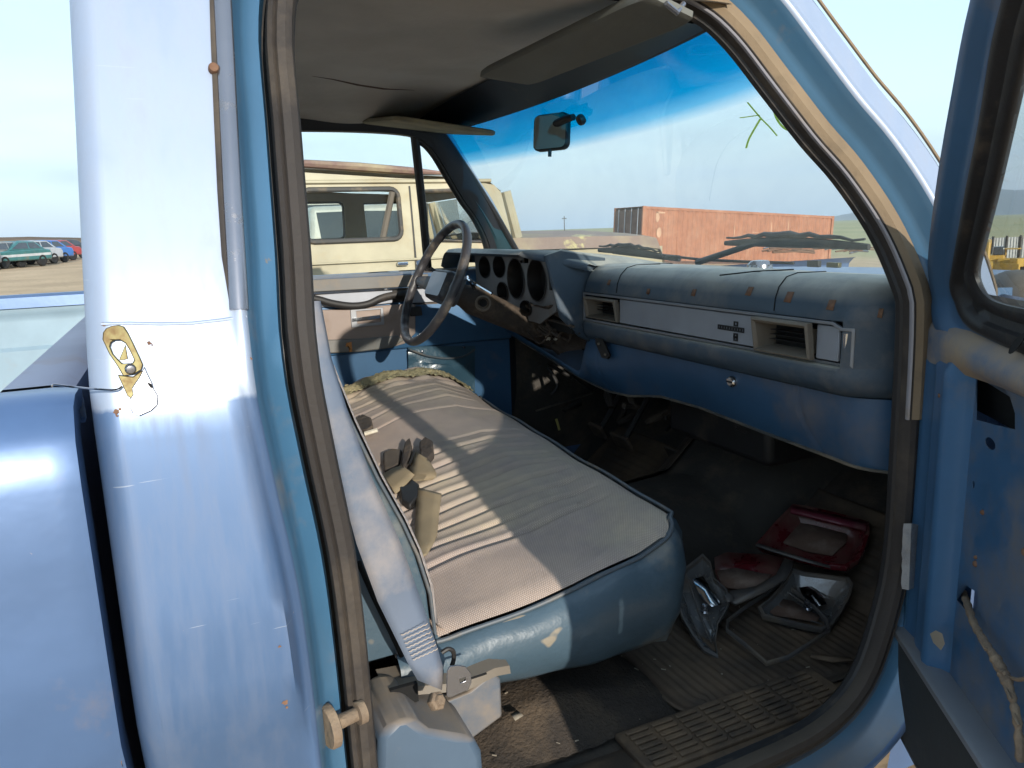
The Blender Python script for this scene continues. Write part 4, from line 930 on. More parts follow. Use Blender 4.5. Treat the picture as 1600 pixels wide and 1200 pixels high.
# ================================================================== PASSENGER DOOR (swung open towards the camera)
PHI = R(57); Dd = Vector((-math.cos(PHI), -math.sin(PHI), 0)); Nn = Vector((Dd.y, -Dd.x, 0)); HH = Vector((-.06, -.90, 0))
def dw(s, o, z): return HH+Dd*s+Nn*(o+max(0, z-1.25)*.35)+Vector((0, 0, z))
def dpix(px, py, off=0):
    o = off; d = ray(px, py); h = np.array(HH); n = np.array(Nn)
    for _ in range(40):
        t = ((h-CAM)@n+o)/(d@n); P = CAM+t*d; o = off+max(0, P[2]-1.25)*.35
    return float((P-h)@np.array(Dd)), float(P[2])
PDo = empty('passenger_door', HH+Vector((0, 0, .8))); PDo.parent = TR; PDo.location = HH+Vector((.5, 0, .8))
LP = [((.60, 1.262), (.60, 1.205), (.60, 1.20)), ((.35, 1.262), (.33, 1.206), (.30, 1.19)), ((.22, 1.262), (.19, 1.212), (.12, 1.19)), ((.18, 1.270), (.115, 1.222), (.0, 1.19)), ((.166, 1.285), (.076, 1.245), (-.034, 1.22)),
      ((.170, 1.305), (.068, 1.268), (-.022, 1.285)), ((.205, 1.337), (.10, 1.30), (.027, 1.345)), ((.300, 1.415), (.20, 1.39), (.13, 1.438)), ((.39, 1.495), (.30, 1.475), (.233, 1.52)), ((.47, 1.562), (.40, 1.565), (.346, 1.601)),
      ((.55, 1.597), (.50, 1.618), (.45, 1.655)), ((.70, 1.600), (.70, 1.636), (.70, 1.672)), ((.86, 1.598), (.88, 1.634), (.90, 1.672)), ((.90, 1.57), (.935, 1.59), (.965, 1.61)), ((.918, 1.42), (.955, 1.42), (.985, 1.42)), ((.918, 1.285), (.95, 1.24), (.985, 1.22)), ((.88, 1.262), (.88, 1.206), (.90, 1.20))]
IN, BL, OU = [cr([q[k] for q in LP], 5, True) for k in range(3)]
mb = MB(); rows = []; mk = MB(); rows2 = []
for a, b, c in zip(OU, BL, IN):
    P_ = lambda t, o: tuple(dw(lerp(a[0], b[0], t), o, lerp(a[1], b[1], t)))
    Q_ = lambda t, o: tuple(dw(lerp(b[0], c[0], t), o, lerp(b[1], c[1], t)))
    rows.append([P_(0, -.045), P_(0, -.020), P_(.06, -.010), P_(.22, -.002), P_(.45, -.003), P_(.60, -.010), P_(.80, -.012), P_(.92, -.006), P_(1, -.004), P_(1.02, -.012)])
    rows2.append([Q_(-.04, -.012), Q_(0, -.003), Q_(.12, .001), Q_(.34, .000), Q_(.40, -.007), Q_(.62, -.008), Q_(.68, -.002), Q_(.90, -.002), Q_(1.0, -.005), Q_(1.0, -.010), Q_(.80, -.02), Q_(.2, -.035), Q_(-.6, -.045)])
mb.grid(rows, cv=True).build('window_frame', MT['innerblue'], PDo, ang=60)
mk.grid(rows2, cv=True).build('window_channel', MT['sealblk'], PDo, ang=60)
MB().plate(IN, [], lambda s_, z: dw(s_, -.008, z)).build('window_glass', MT['glassd'], PDo)
# inner sheet metal with its holes
hole1 = [dpix(x, y, -.02) for x, y in ((1525, 587), (1545, 588), (1562, 596), (1578, 620), (1586, 646), (1586, 671), (1555, 664), (1525, 656))]
hole2 = [dpix(x, y, -.02) for x, y in ((1497, 906), (1510, 915), (1527, 926), (1527, 948), (1510, 955), (1495, 938))]
MB().plate([(.13, .78), (.27, .78), (.27, .90), (.13, .90)], [], lambda s_, z: dw(s_, -.06, z)).build('hole_shade_plate', MT['void'], PDo)  # black plate added behind the lower hole to paint the door's inner shade
MB().plate([(.02, 1.08), (.34, 1.08), (.34, 1.19), (.02, 1.19)], [], lambda s_, z: dw(s_, -.055, z)).build('hole_shade_plate', MT['void'], PDo)  # likewise behind the upper hole: shade given as a black sheet
hole3 = ell(*dpix(1547, 693, -.02), .016, .008, 14); hole4 = ell(*dpix(1521, 757, -.02), .004, .006, 10)
hole5 = [(.42, .78), (.68, .78), (.72, .90), (.66, 1.02), (.48, 1.02), (.40, .9)]
hole6 = ell(.86, .95, .05, .035, 16); holeL = ell(*dpix(1562, 537, .029), .017, .007, 14, .9)
fnp = lambda s_, z: dw(s_, -.02, z)
MB().plate([(.125, .66), (.96, .66), (.96, 1.148), (.125, 1.148)], [hole1, hole2, hole3, hole4, hole5, hole6], fnp, tuple(-Nn*.0012)).build('inner_sheet', MT['sheet'], PDo)
mb = MB(); rows = []   # front flange, hinge side
for z in list(np.linspace(.50, 1.148, 24))+[1.20, 1.26]:
    k = 1 if z < 1.16 else .3
    rows.append([tuple(dw(s_, o-(0 if z < 1.16 else .022), z)) for s_, o in ((-.034, -.11), (-.036, -.012), (-.030, -.002), (-.020, .002), (.0, .0), (.022, -.004*k), (.030, .0), (.045, .003), (.066, .002), (.078, .007*k), (.092, .010*k), (.104, .006*k), (.113, -.012*k), (.126, -.021*k))])
mb.grid(rows).build('front_flange', MT['innerblue'], PDo, ang=50)
mb = MB(); rows = []   # dusty ledge under the window
for s_ in np.linspace(-.030, .985, 60):
    k = min(1, max(0, (s_+.0)/.20))**1.3
    rows.append([tuple(dw(s_, (o*k if o > 0 or z < 1.2 else o), z)) for o, z in ((-.045, 1.262), (-.040, 1.255), (-.032, 1.235), (-.022, 1.218), (-.006, 1.208), (.010, 1.196), (.017, 1.184), (.016, 1.170), (.0, 1.158), (-.0205, 1.147))])
mb.grid(rows).build('window_sill_ledge', MT['ledge'], PDo, ang=50)
MB().plate(holeL, [], lambda s_, z: dw(s_, .0195-abs(z-1.180)*.25, z), tuple(Nn*.0012)).build('slot', MT['void'], PDo)
mb = MB(); rows = []  # lower trim panel, moulding and bottom
for z in (.49, .52, .62, .655, .662): rows.append([tuple(dw(s_, .010 if z < .66 else -.004, z)) for s_ in np.linspace(-.028, .96, 30)])
MB().grid(rows).build('lower_trim', MT['lowtrim'], PDo)
rows = []
for z, o in ((.655, .0105), (.657, .018), (.668, .019), (.672, .0135), (.673, -.02)): rows.append([tuple(dw(s_, o, z)) for s_ in np.linspace(-.026, .96, 30)])
MB().grid(rows).build('trim_moulding', MT['silver'], PDo)
mb = MB()  # outer skin with the window opening
rows = []
for s_ in (-.034, .3, .7, .99): rows.append([tuple(dw(s_, -.115-(.0 if z > .9 else .0), z)) for z in (.48, .9, 1.25)])
MB().grid(rows).build('outer_skin', MT['body'], PDo)
MB().grid([[tuple(dw(s_, o, .485)) for o in (-.115, .01)] for s_ in (-.034, .99)]).build('door_bottom', MT['innerblue'], PDo)
MB().grid([[tuple(dw(.99, o, z)) for o in (-.115, .005)] for z in (.48, 1.26)]).build('rear_edge', MT['jamb'], PDo)
# cable loom hanging from the lower hole, bolts, flaked paint and dust patches
lo = cr([dw(*(lambda q: (q[0], o, q[1]))(dpix(x, y, o))) for x, y, o in ((1505, 925, -.05), (1512, 945, -.015), (1522, 975, .0), (1540, 1005, .004), (1556, 1030, .004), (1570, 1058, .004), (1580, 1085, .003), (1590, 1130, .003), (1594, 1190, .002))], 6)
MB().tube(lo, [.0035+.0025*abs(math.sin(i*1.9))+(.002 if 22 < i < 34 else 0) for i in range(len(lo))], 10).build('cable_loom', MT['loom'], PDo)
for i in (8, 17, 27, 33, 40):
    p = Vector(lo[i]); MB().tube([p+Nn*.004+Dd*random.uniform(-.004, .004), p+Nn*.006+Dd*.022+Vector((0, 0, random.uniform(-.01, .012)))], .0024, 6).build('torn_tape', MT['loom'], PDo)
bb_ = cr([dw(*(lambda q: (q[0], .0, q[1]))(dpix(x, y))) for x, y in ((1578, 1058), (1590, 1062), (1604, 1060))], 4); MB().tube(bb_, .0025, 8).build('cable_branch', MT['loom'], PDo)
def dpatch(pix, o, mt, name):
    q = [dpix(x, y, o) for x, y in pix]; return MB().plate(q, [], lambda s_, z: dw(s_, o, z), tuple(-Nn*.0004)).build(name, mt, PDo)
dustm = mat('dry_mud', (.17, .145, .12), .95, 0, ((.08, .11, .16), .55, 16))
dpatch([(1462, 985), (1472, 990), (1476, 1006), (1470, 1016), (1458, 1004), (1453, 990)], .0112, MT['paper'], 'bare_patch')
for x, y, r_ in ((1513, 590, .005), (1470, 618, .004), (1512, 800, .004), (1501, 880, .005), (1575, 862, .006), (1590, 727, .004), (1502, 870, .003)):
    q = dpix(x, y); MB().lathe(dw(q[0], -.0195 if q[0] > .12 else .001, q[1]), Nn, [(0, .003), (r_*.7, .0025), (r_, 0), (r_, -.004)], 10).build('bolt', MT['rust'], PDo)
# mirror outside the glass and its upper bracket
_q = dpix(1592, 457, -.20); mc2 = Vector(dw(_q[0], -.20, _q[1])); mb = MB(); rows = []
for k in range(9):
    a = lerp(-PI/2, PI/2, k/8); rows.append([tuple(mc2+Nn*(.05*math.sin(a)) + (Dd*(math.cos(t)*.070)+Vector((0, 0, math.sin(t)*.040)))*math.cos(a)**.7) for t in [2*PI*j/18 for j in range(18)]])
mm_ = MB().grid(rows, cu=True).build('outside_mirror', MT['cream'], PDo, ang=80)
MB().plate(ell(0, 0, .050, .020, 18), [], lambda a, b: mc2+Nn*.045+Dd*a*.6+Vector((0, 0, b-.012)), tuple(Nn*.012)).build('mirror_stalk', MT['black'], PDo, bevel=.004)
MB().tube([mc2, mc2+Vector((0, 0, -.05)), Vector(dw(.14, -.112, 1.21))], .012, 8).build('mirror_arm', MT['black'], PDo)
# foil tape and hinge area on the front jamb
mb = MB(); rows = []
for i in range(12):
    t = i/11; w_ = random.uniform(-1.5, 1.5); rows.append([at(lerp(1411, 1408, t)+w_, lerp(818, 920, t), 'y', -.905), at(lerp(1424, 1420, t), lerp(818, 922, t), 'y', -.913), at(lerp(1435, 1430, t)+w_, lerp(820, 918, t), 'y', -.905)])
mb.grid(rows).build('foil_tape', MT['tape'], TR)
MB().box((-.055, -.915, .66), (.0, -.885, .74)).build('door_hinge', MT['jamb'], TR, bevel=.005)
MB().box((-.055, -.915, 1.02), (.0, -.885, 1.10)).build('door_hinge', MT['jamb'], TR, bevel=.005)
# ================================================================== COWL, HOOD, FENDERS, WIPERS
mb = MB(); rows = []
for y in np.linspace(-.93, .93, 41):
    u = abs(y)/.93; e = max(0, u-.86)/.14
    rows.append([(x, y, z-.006*u*u*4-.05*e*e) for x, z in ((.34, 1.205), (.37, 1.222), (.41, 1.228), (.7, 1.223), (1.1, 1.205), (1.5, 1.18), (1.75, 1.14), (1.80, 1.05))])
mb.grid(rows).build('hood', MT['bed'], TR)
mb = MB(); rows = []
for y in np.linspace(-.90, .90, 31): rows.append([(x, y, z-.01*(abs(y)/.9)**2) for x, z in ((lerp(.26, .04, (abs(y)/.9)**3), 1.220), (.30, 1.214), (.345, 1.208))])
mb.grid(rows).build('cowl', MT['sealblk'], TR)
for s in (-1, 1):
    MB().grid([[(x, s*(skiny(z)+.004), z) for z in (.28, .45, .62, .875, .905, 1.0, 1.10, 1.165)]+[(x, s*.925, 1.19), (x, s*.91, 1.195)] for x in (-.02 if s > 0 else .035, .5, 1.2, 1.8)]).build('fender', MT['bed'], TR)
def wiper(A, B, C_, name_group=None):
    a, b = Vector(A), Vector(B); wp = MB(); n = 16
    blade = [a.lerp(b, t)+Vector((0, 0, .006*math.sin(PI*t))) for t in np.linspace(0, 1, n)]
    o = MB().tube(blade, [.004+.004*math.sin(PI*t) for t in np.linspace(0, 1, n)], 8, flat=1.6, up=(0, 0, 1)).build('wiper_blade', MT['black'], TR)
    top = [a.lerp(b, t)+Vector((-.002, 0, .012+.012*math.sin(PI*t)+.003*math.sin(t*40))) for t in np.linspace(.02, .98, n)]
    MB().tube(top, [.0025, .003, .004, .005, .006, .006, .008, .008, .008, .007, .006, .005, .005, .004, .003, .0025], 7).build('blade_frame', MT['black'], o)
    MB().tube([a.lerp(b, .42)+Vector((0, 0, .012)), a.lerp(b, .25)+Vector((.0, 0, -.0)), Vector(C_)], [.005, .008, .010], 8).build('wiper_arm', MT['black'], o)
    return o
wiper(at(1133, 380, 'x', .262), at(1358, 386, 'x', .140), at(1090, 410, 'x', .30))
wiper(at(935, 391, 'x', .205), at(1035, 400, 'x', .27), at(1062, 404, 'x', .32))
MB().tube([at(x, y, 'x', .30) for x, y in ((1035, 399), (1100, 406), (1170, 409), (1240, 411))], .004, 6).build('washer_hose', MT['black'], TR)
MB().lathe(at(1187, 413, 'x', .28), (0, 0, 1), [(0, .012), (.022, .010), (.032, 0), (.034, -.012), (.030, -.02)], 20).build('pivot_cap', MT['plate'], TR)
MB().box((-.006, -.018, -.008), (.006, .018, .008), Matrix.Translation(at(1272, 412, 'x', .26))).build('cowl_clip', MT['black'], TR, bevel=.002)
MB().box((-.006, -.018, -.006), (.006, .018, .006), Matrix.Translation(at(1303, 414, 'x', .25))).build('cowl_clip', MT['olive'], TR, bevel=.002)
for cx in (-2.55, 1.05):   # wheels
    for s in (-1, 1):
        wt = MB().lathe((cx, s*.80, .37), (0, s, 0), [(.20, .08), (.22, .115), (.33, .115), (.37, .07), (.375, 0), (.37, -.07), (.33, -.10), (.2, -.1)], 36).build('wheel', MT['rubber'], TR)
        MB().lathe((cx, s*.80, .37), (0, s, 0), [(0, .07), (.05, .075), (.06, .05), (.16, .04), (.20, .09), (.21, .10)], 30).build('rim', MT['silver'], wt)
# ================================================================== THINGS ON THE CAB FLOOR
def fl(px, py, z=.505): return Vector(at(px, py, 'z', z))
def floor_z(x, y): return .478 + hump(x, y) + (max(0, x-.20)*.80 if x > .20 else 0)
# ribbed rubber mats
def rubber_mat(pix_poly, x0, x1, y0, y1, name, rib='y', edge=.02):
    rows = []; 
    for x in np.linspace(x0, x1, int((x1-x0)/.0055)):
        row = []
        for y in np.linspace(y0, y1, int((y1-y0)/.0055)):
            rx = min(x-x0, x1-x); ry = min(y-y0, y1-y); e = min(rx, ry)
            cxr = .09; dx, dy = cxr-(x-x0), cxr-(y-y0)
            h = .010
            if .030 < e: h += .0035*(.5+.5*math.cos(2*PI*(x if rib == 'y' else y)/.020))
            elif e < .012: h += .004
            row.append((x, y, floor_z(x, y)+h + .007*math.sin(PI*min(1, max(0, (y-y0)/(y1-y0))))*math.sin(x*8)))
        rows.append(row)
    # trim rounded corners away by pulling border points in
    ny = len(rows[0]); nx = len(rows); rc = .10
    for i in range(nx):
        for j in range(ny):
            x, y, z = rows[i][j]
            for cx_, cy_, sx, sy in ((x0+rc, y0+rc, -1, -1), (x0+rc, y1-rc, -1, 1)):
                if (x-cx_)*sx > 0 and (y-cy_)*sy > 0:
                    dx, dy = (x-cx_)/rc, (y-cy_)/rc; m_ = max(abs(dx), abs(dy)); l_ = math.hypot(dx, dy)
                    if l_ > 1e-6: rows[i][j] = (cx_+dx*rc*m_/l_, cy_+dy*rc*m_/l_, z)
    return MB().grid(rows).build(name, MT['rubber'], None, ang=180, solid=.004)
m1 = rubber_mat(None, -.39, .40, -.755, -.255, 'floor_mat', 'y')
tag(m1, 'dusty ribbed rubber mat in the passenger footwell under the broken lamps', 'floor mat', 'rubber floor mats in the cab')
m2 = rubber_mat(None, -.27, .36, .16, .70, 'floor_mat', 'y')
tag(m2, 'dark rubber mat in the driver footwell beneath the pedals', 'floor mat', 'rubber floor mats in the cab')
# carpet remnant in front of the seat base
rows = []
for x in np.linspace(-1.0, -.375, 80):
    rows.append([(x, y, .480+.055*max(0, 1-((x+.60)/.225)**2)**.5*min(1, (y+.72)*9)+.006*math.sin(x*23+y*5)*math.sin(y*19)+random.uniform(-.0015, .0015)) for y in np.linspace(-.70, -.1, 70)])
cp = MB().grid(rows).build('carpet', MT['carpet'], TR)
# sill tread plate with raised pads
MB().box((-.53, -.812, .486), (-.075, -.700, .4985)).build('tread_plate', MT['sill'], TR, bevel=.003)
for i in range(8):
    for j in range(7):
        x0 = -.515+i*.053; y0 = -.804+j*.0142
        MB().box((x0, y0, .4985), (x0+.044, y0+.0095, .5035)).build('tread_bar', MT['sill'], TR, bevel=.0015)
# pedals
for (x, y, w_, h_, n_) in ((.30, .235, .035, .11, 'accelerator_pedal'), (.18, .40, .055, .04, 'brake_pedal'), (.18, .56, .045, .04, 'clutch_pedal')):
    z = .66 if h_ < .1 else .60
    pd = MB().box((-.008, -w_, -h_*.7), (.008, w_, h_*.7), Matrix.Translation((x, y, z)) @ Matrix.Rotation(R(-30), 4, 'Y')).build(n_, MT['rubber'], TR, bevel=.006)
    MB().tube([(x+.01, y, z), (x+.12, y, z+.16), (x+.25, y, z+.40)], .010, 8).build('pedal_arm', MT['black'], pd)
MB().tube([at(x, y, 'x', .1) for x, y in ((869, 655), (872, 664), (874, 672))], .005, 8).build('yellow_tip', mat('yellow_plastic', (.5, .42, .12), .5), TR)
MB().tube([(.05, .80, .70), (.30, .80, .74)], .004, 6).build('cable_run', MT['dashedge'], TR)
for k in range(14):  # brackets and pipes hanging below the dash
    y = random.uniform(-.55, .75); x = random.uniform(.1, .3); z = random.uniform(.74, .90)
    MB().tube(cr([(x+random.uniform(-.05, .05), y+random.uniform(-.08, .08), z+random.uniform(-.06, .05)) for _ in range(4)], 4), random.uniform(.004, .012), 7).build('under_dash_hose', MT['black'] if k % 3 else MT['dirt'], TR)
MB().box((.08, -.40, .80), (.40, .0, .95)).build('heater_box', MT['black'], TR, bevel=.02)

def on_plane(pix, n, p0):   # pixels -> a tilted plane through p0 with normal n
    n = np.array(n); p0 = np.array(p0); out = []
    for px, py in pix:
        d = ray(px, py); out.append(Vector(CAM+((p0-CAM)@n)/(d@n)*d))
    return out
def tray(name, rim, c_in, depth, mt_rim, mt_in, lab, cat, mt_floor=None, extra=None):
    """lamp housing lying open side up: rim outline (3-D), sunk wall, floor; c_in = how far the floor shrinks"""
    c = sum(rim, Vector())/len(rim); up = Vector((0, 0, 0))
    for i in range(len(rim)): up += (rim[i]-c).cross(rim[(i+1) % len(rim)]-c)
    up.normalize(); up = up if up.z > 0 else -up
    rows = []
    for sc_, h in ((1.0, -.012), (1.03, .0), (1.02, .004), (.955, .004), (.93, -.004), (c_in+.06, -depth*.8), (c_in, -depth), (c_in*.5, -depth*1.02), (.02, -depth)):
        rows.append([tuple(c+(p-c)*sc_+up*h) for p in rim])
    og = c-up*depth
    root = empty(name, og); tag(root, lab, cat)
    MB().grid(rows[:5], cu=True).build('rim', mt_rim, root, ang=40)
    MB().grid(rows[4:], cu=True).build('shell', mt_in, root, ang=50)
    rows3 = [[tuple(Vector(p)-up*.004) for p in r_] for r_ in (rows[0], rows[5], rows[6])]
    MB().grid(rows3, cu=True).build('back', MT['lampgrey'], root)
    return root, c, up
# 1 red lamp housing, leaning on the toe board
nA = Vector((-.30, -.10, 1)).normalized(); pA = (.17, -.36, .60)
rim = on_plane([(1240, 790), (1262, 793), (1300, 802), (1335, 811), (1356, 818), (1357, 835), (1350, 858), (1340, 876), (1322, 886), (1295, 884), (1262, 876), (1225, 866), (1190, 857), (1183, 851), (1195, 838), (1215, 815)], nA, pA)
t1, c1, u1 = tray('tail_lamp', rim, .66, .035, MT['lampred'], MT['lampred'], 'red rectangular tail lamp lens lying open on top of the heap in the passenger footwell', 'lamp lens')
pk = on_plane([(1237, 790), (1355, 817), (1353, 829), (1235, 801)], nA, np.array(pA)+np.array(nA)*.006)
pinkm = mat('faded_pink_plastic', (.19, .03, .05), .4, 0, ((.25, .16, .13), .3, 12), coat=.3)
MB().add(pk, [(0, 1, 2, 3)]).build('faded_edge', pinkm, t1, solid=.006)
ed = on_plane([(1180, 853), (1200, 860), (1245, 874), (1298, 888), (1296, 884), (1246, 869), (1203, 855), (1184, 849)], nA, np.array(pA)+np.array(nA)*.010)
MB().add(ed, [tuple(range(8))]).build('broken_edge', MT['lampgrey'], t1, solid=.003)
mud = on_plane([(1222, 848), (1245, 812), (1285, 812), (1325, 826), (1322, 848), (1300, 868), (1262, 862)], nA, np.array(pA)-np.array(nA)*.030)
MB().add(mud, [tuple(range(7))]).build('dried_mud', mat('mud_in_lens', (.15, .09, .065), .9, 0, ((.26, .19, .15), .4, 14), bump=(20, .6)), t1, solid=.004)
# 2 wrap-around lamp with a clear end and a red middle
nB = Vector((-.25, -.35, 1)).normalized(); pB = (-.12, -.42, .560)
rim = on_plane([(1056, 905), (1072, 888), (1098, 868), (1110, 880), (1116, 905), (1135, 922), (1140, 940), (1134, 955), (1122, 975), (1118, 1000), (1122, 1028), (1100, 1016), (1082, 992), (1066, 965), (1057, 935)], nB, pB)
t2, c2, u2 = tray('corner_lamp', rim, .62, .03, MT['lampgrey'], MT['lampclr'], 'broken corner lamp with clear end and dark red middle, nearest the seat in the footwell', 'lamp housing')
refl = on_plane([(1082, 905), (1098, 900), (1112, 920), (1128, 944), (1112, 948), (1094, 932)], nB, np.array(pB)-np.array(nB)*.004)
mb = MB(); cc = sum(refl, Vector())/6; mb.v = [tuple(p) for p in refl]+[tuple(cc+nB*.014)]; mb.f = [(i, (i+1) % 6, 6) for i in range(6)]; mb.build('reflector_bowl', MT['chrome'], t2, ang=180)
MB().lathe(cc+nB*.004+Vector((.02, -.05, 0)), nB, [(0, .008), (.008, .006), (.012, 0)], 12).build('bulb_socket', MT['lampgrey'], t2)
red = on_plane([(1116, 872), (1135, 864), (1165, 866), (1200, 868), (1226, 873), (1216, 896), (1190, 916), (1160, 922), (1128, 918), (1118, 896)], nB, np.array(pB)-np.array(nB)*.012)
MB().add(red, [tuple(range(10))]).build('red_lens', MT['lampred'], t2, solid=.006)
mudr = on_plane([(1120, 892), (1150, 888), (1190, 896), (1206, 898), (1190, 916), (1160, 922), (1128, 917)], nB, np.array(pB)-np.array(nB)*.0075)
MB().add(mudr, [tuple(range(7))]).build('dried_mud', bpy.data.materials['mud_in_lens'], t2, solid=.003)
stp = on_plane([(1226, 873), (1240, 880), (1228, 905), (1196, 925), (1150, 945), (1140, 940), (1140, 925), (1180, 918), (1212, 900)], nB, np.array(pB)+np.array(nB)*.002)
MB().add(stp, [tuple(range(9))]).build('bezel_strip', MT['lampgrey'], t2, solid=.008)
# 3 second lamp, clear with a mirrored bowl
nC_ = Vector((-.22, -.20, 1)).normalized(); pC = (.12, -.50, .555)
rim = on_plane([(1238, 890), (1256, 896), (1290, 900), (1325, 905), (1332, 915), (1326, 935), (1312, 960), (1298, 978), (1285, 984), (1250, 977), (1215, 968), (1192, 962), (1186, 950), (1205, 935), (1222, 915)], nC_, pC)
t3, c3, u3 = tray('headlamp', rim, .60, .035, MT['lampgrey'], MT['lampclr'], 'clear grimy headlamp housing lying just below the red lens in the footwell', 'lamp housing')
bw = on_plane([(1248, 918), (1262, 916), (1285, 930), (1292, 944), (1275, 948), (1256, 934)], nC_, np.array(pC)-np.array(nC_)*.004)
cc = sum(bw, Vector())/6; mb = MB(); mb.v = [tuple(p) for p in bw]+[tuple(cc+nC_*.010)]; mb.f = [(i, (i+1) % 6, 6) for i in range(6)]; mb.build('reflector_bowl', MT['chrome'], t3, ang=180)
mudc = on_plane([(1196, 950), (1212, 934), (1240, 940), (1262, 955), (1282, 962), (1276, 972), (1240, 966), (1210, 962)], nC_, np.array(pC)-np.array(nC_)*.018)
MB().add(mudc, [tuple(range(8))]).build('dried_mud', bpy.data.materials['mud_in_lens'], t3, solid=.003)
for root_, c_, u_, pixs, nn, pp in ((t2, c2, u2, [((1064, 915), (1100, 1012)), ((1074, 900), (1112, 1005)), ((1084, 886), (1118, 990))], nB, pB), (t3, c3, u3, [((1205, 938), (1285, 975)), ((1222, 918), (1300, 962)), ((1245, 900), (1316, 940))], nC_, pC)):
    for a_, b_ in pixs:
        q = on_plane([(lerp(a_[0], b_[0], t), lerp(a_[1], b_[1], t)) for t in np.linspace(0, 1, 7)], nn, np.array(pp)-np.array(nn)*.012)
        MB().tube([v - nn*.010*math.sin(PI*i/6) for i, v in enumerate(q)], .0016, 6).build('lens_rib', MT['lampclr'], root_)
    MB().lathe(c_-u_*.02, u_, [(0, .018), (.006, .016), (.008, .008), (.006, .0), (.010, -.004)], 12).build('bulb', MT['plate'], root_)
# 4 thin trim ring from a lamp
nD = Vector((-.05, -.05, 1)).normalized(); pD = (.0, -.58, .520)
ring = on_plane([(1222, 912), (1232, 918), (1262, 938), (1292, 970), (1296, 985), (1262, 1008), (1230, 1028), (1198, 1037), (1165, 1008), (1136, 985), (1137, 970), (1170, 945), (1205, 924)], nD, pD)
rg = MB().tube(ring, .0035, 6, closed=True, flat=1.8, up=(0, 0, 1)).build('lamp_ring', MT['lampgrey'], None, origin=ring[0]); tag(rg, 'thin bent grey trim ring from a lamp, lying between the two clear housings', 'trim ring')
sc_ = on_plane([(1268, 1022), (1330, 1028), (1333, 1033), (1300, 1034), (1266, 1027)], nD, (0, -.62, .512))
sp = MB().add(sc_, [tuple(range(5))]).build('plastic_strip', MT['rubber'], None, solid=.004, origin=sc_[0]); tag(sp, 'narrow dusty plastic strip lying near the front edge of the rubber mat', 'plastic strip')
scp = [fl(x, y, .541) for x, y in ((798, 1116), (808, 1110), (818, 1118), (805, 1126))]
ps = MB().add(scp, [(0, 1, 2, 3)]).build('paper_scrap', MT['paper'], None, solid=.001, origin=scp[0]); tag(ps, 'small pale scrap of paper on the brown carpet below the seat', 'paper scrap')
# crumbs and fibres on carpet, uncountable
mb = MB()
for i in range(60):
    x, y = random.uniform(-.8, .1), random.uniform(-.72, -.2); z = (.482+.055*max(0, 1-((x+.60)/.225)**2)**.5*min(1, (y+.72)*9)+.004) if x < -.38 else .508; r_ = random.uniform(.0006, .0022); a = random.uniform(0, PI)
    L2 = r_*random.choice((1, 1, 2, 3)); mb.box((-L2, -r_*.5, -r_*.4), (L2, r_*.5, r_*.4), Matrix.Translation((x, y, z)) @ Matrix.Rotation(a, 4, 'Z'))
lt = mb.build('floor_litter', MT['paper'], None, smooth=False); tag(lt, kind='stuff', label='pale crumbs and fibres scattered over the cab floor', cat='litter')

# ================================================================== GROUND AND HILLS
RR_ = [0, 6, 15, 30, 45, 60, 100, 150, 300, 700, 3000]
AZT = {-180: [0]*11, -60: [0, 0, 0, 0, 0, .1, .3, .5, 1, 1, 0], -20: [0, 0, .05, .15, .3, .45, 1.1, 3.6, 5.0, 4, 2], -8: [0, 0, .03, .12, .28, .4, .95, 3.1, 4.6, 4, 2], 8: [0, 0, 0, 0, .0, .0, .2, .4, .6, .5, -2],
       30: [0, 0, 0, -.15, -.3, -.5, -1, -1.5, -2, -2, -5], 47: [0, 0, -.1, -.6, -1.2, -2, -3.5, -4.2, -5.2, -3.5, -9], 57: [0, 0, -.2, -1, -1.8, -2.6, -5.3, -6.7, -8.5, -4.5, -9], 80: [0, 0, -.3, -1.2, -2, -3, -6, -7, -9, -5, -9], 120: [0, 0, 0, 0, 0, 0, 0, 0, 0, 0, -5], 180: [0]*11}
AZK = sorted(AZT)
def ground_z(x, y):
    dx, dy = x-CAM[0], y-CAM[1]; r = math.hypot(dx, dy); a = math.degrees(math.atan2(dx, dy)); a = max(-180, min(180, a))
    zs = [float(np.interp(r, RR_, AZT[k])) for k in AZK]; return float(np.interp(a, AZK, zs))
mb = MB(); rows = []
rad = [0.01]+[1.2**k for k in range(0, 44)]+[3400]
for r in rad:
    row = []
    for k in range(360):
        a = k*PI/180; x, y = CAM[0]+r*math.sin(a), CAM[1]+r*math.cos(a)
        row.append((x, y, ground_z(x, y)+(.03*math.sin(x*.9)*math.cos(y*.7) if r > 3 else 0)+(.25*math.sin(x*.05+1)*math.sin(y*.043) if r > 120 else 0)))
    rows.append(row)
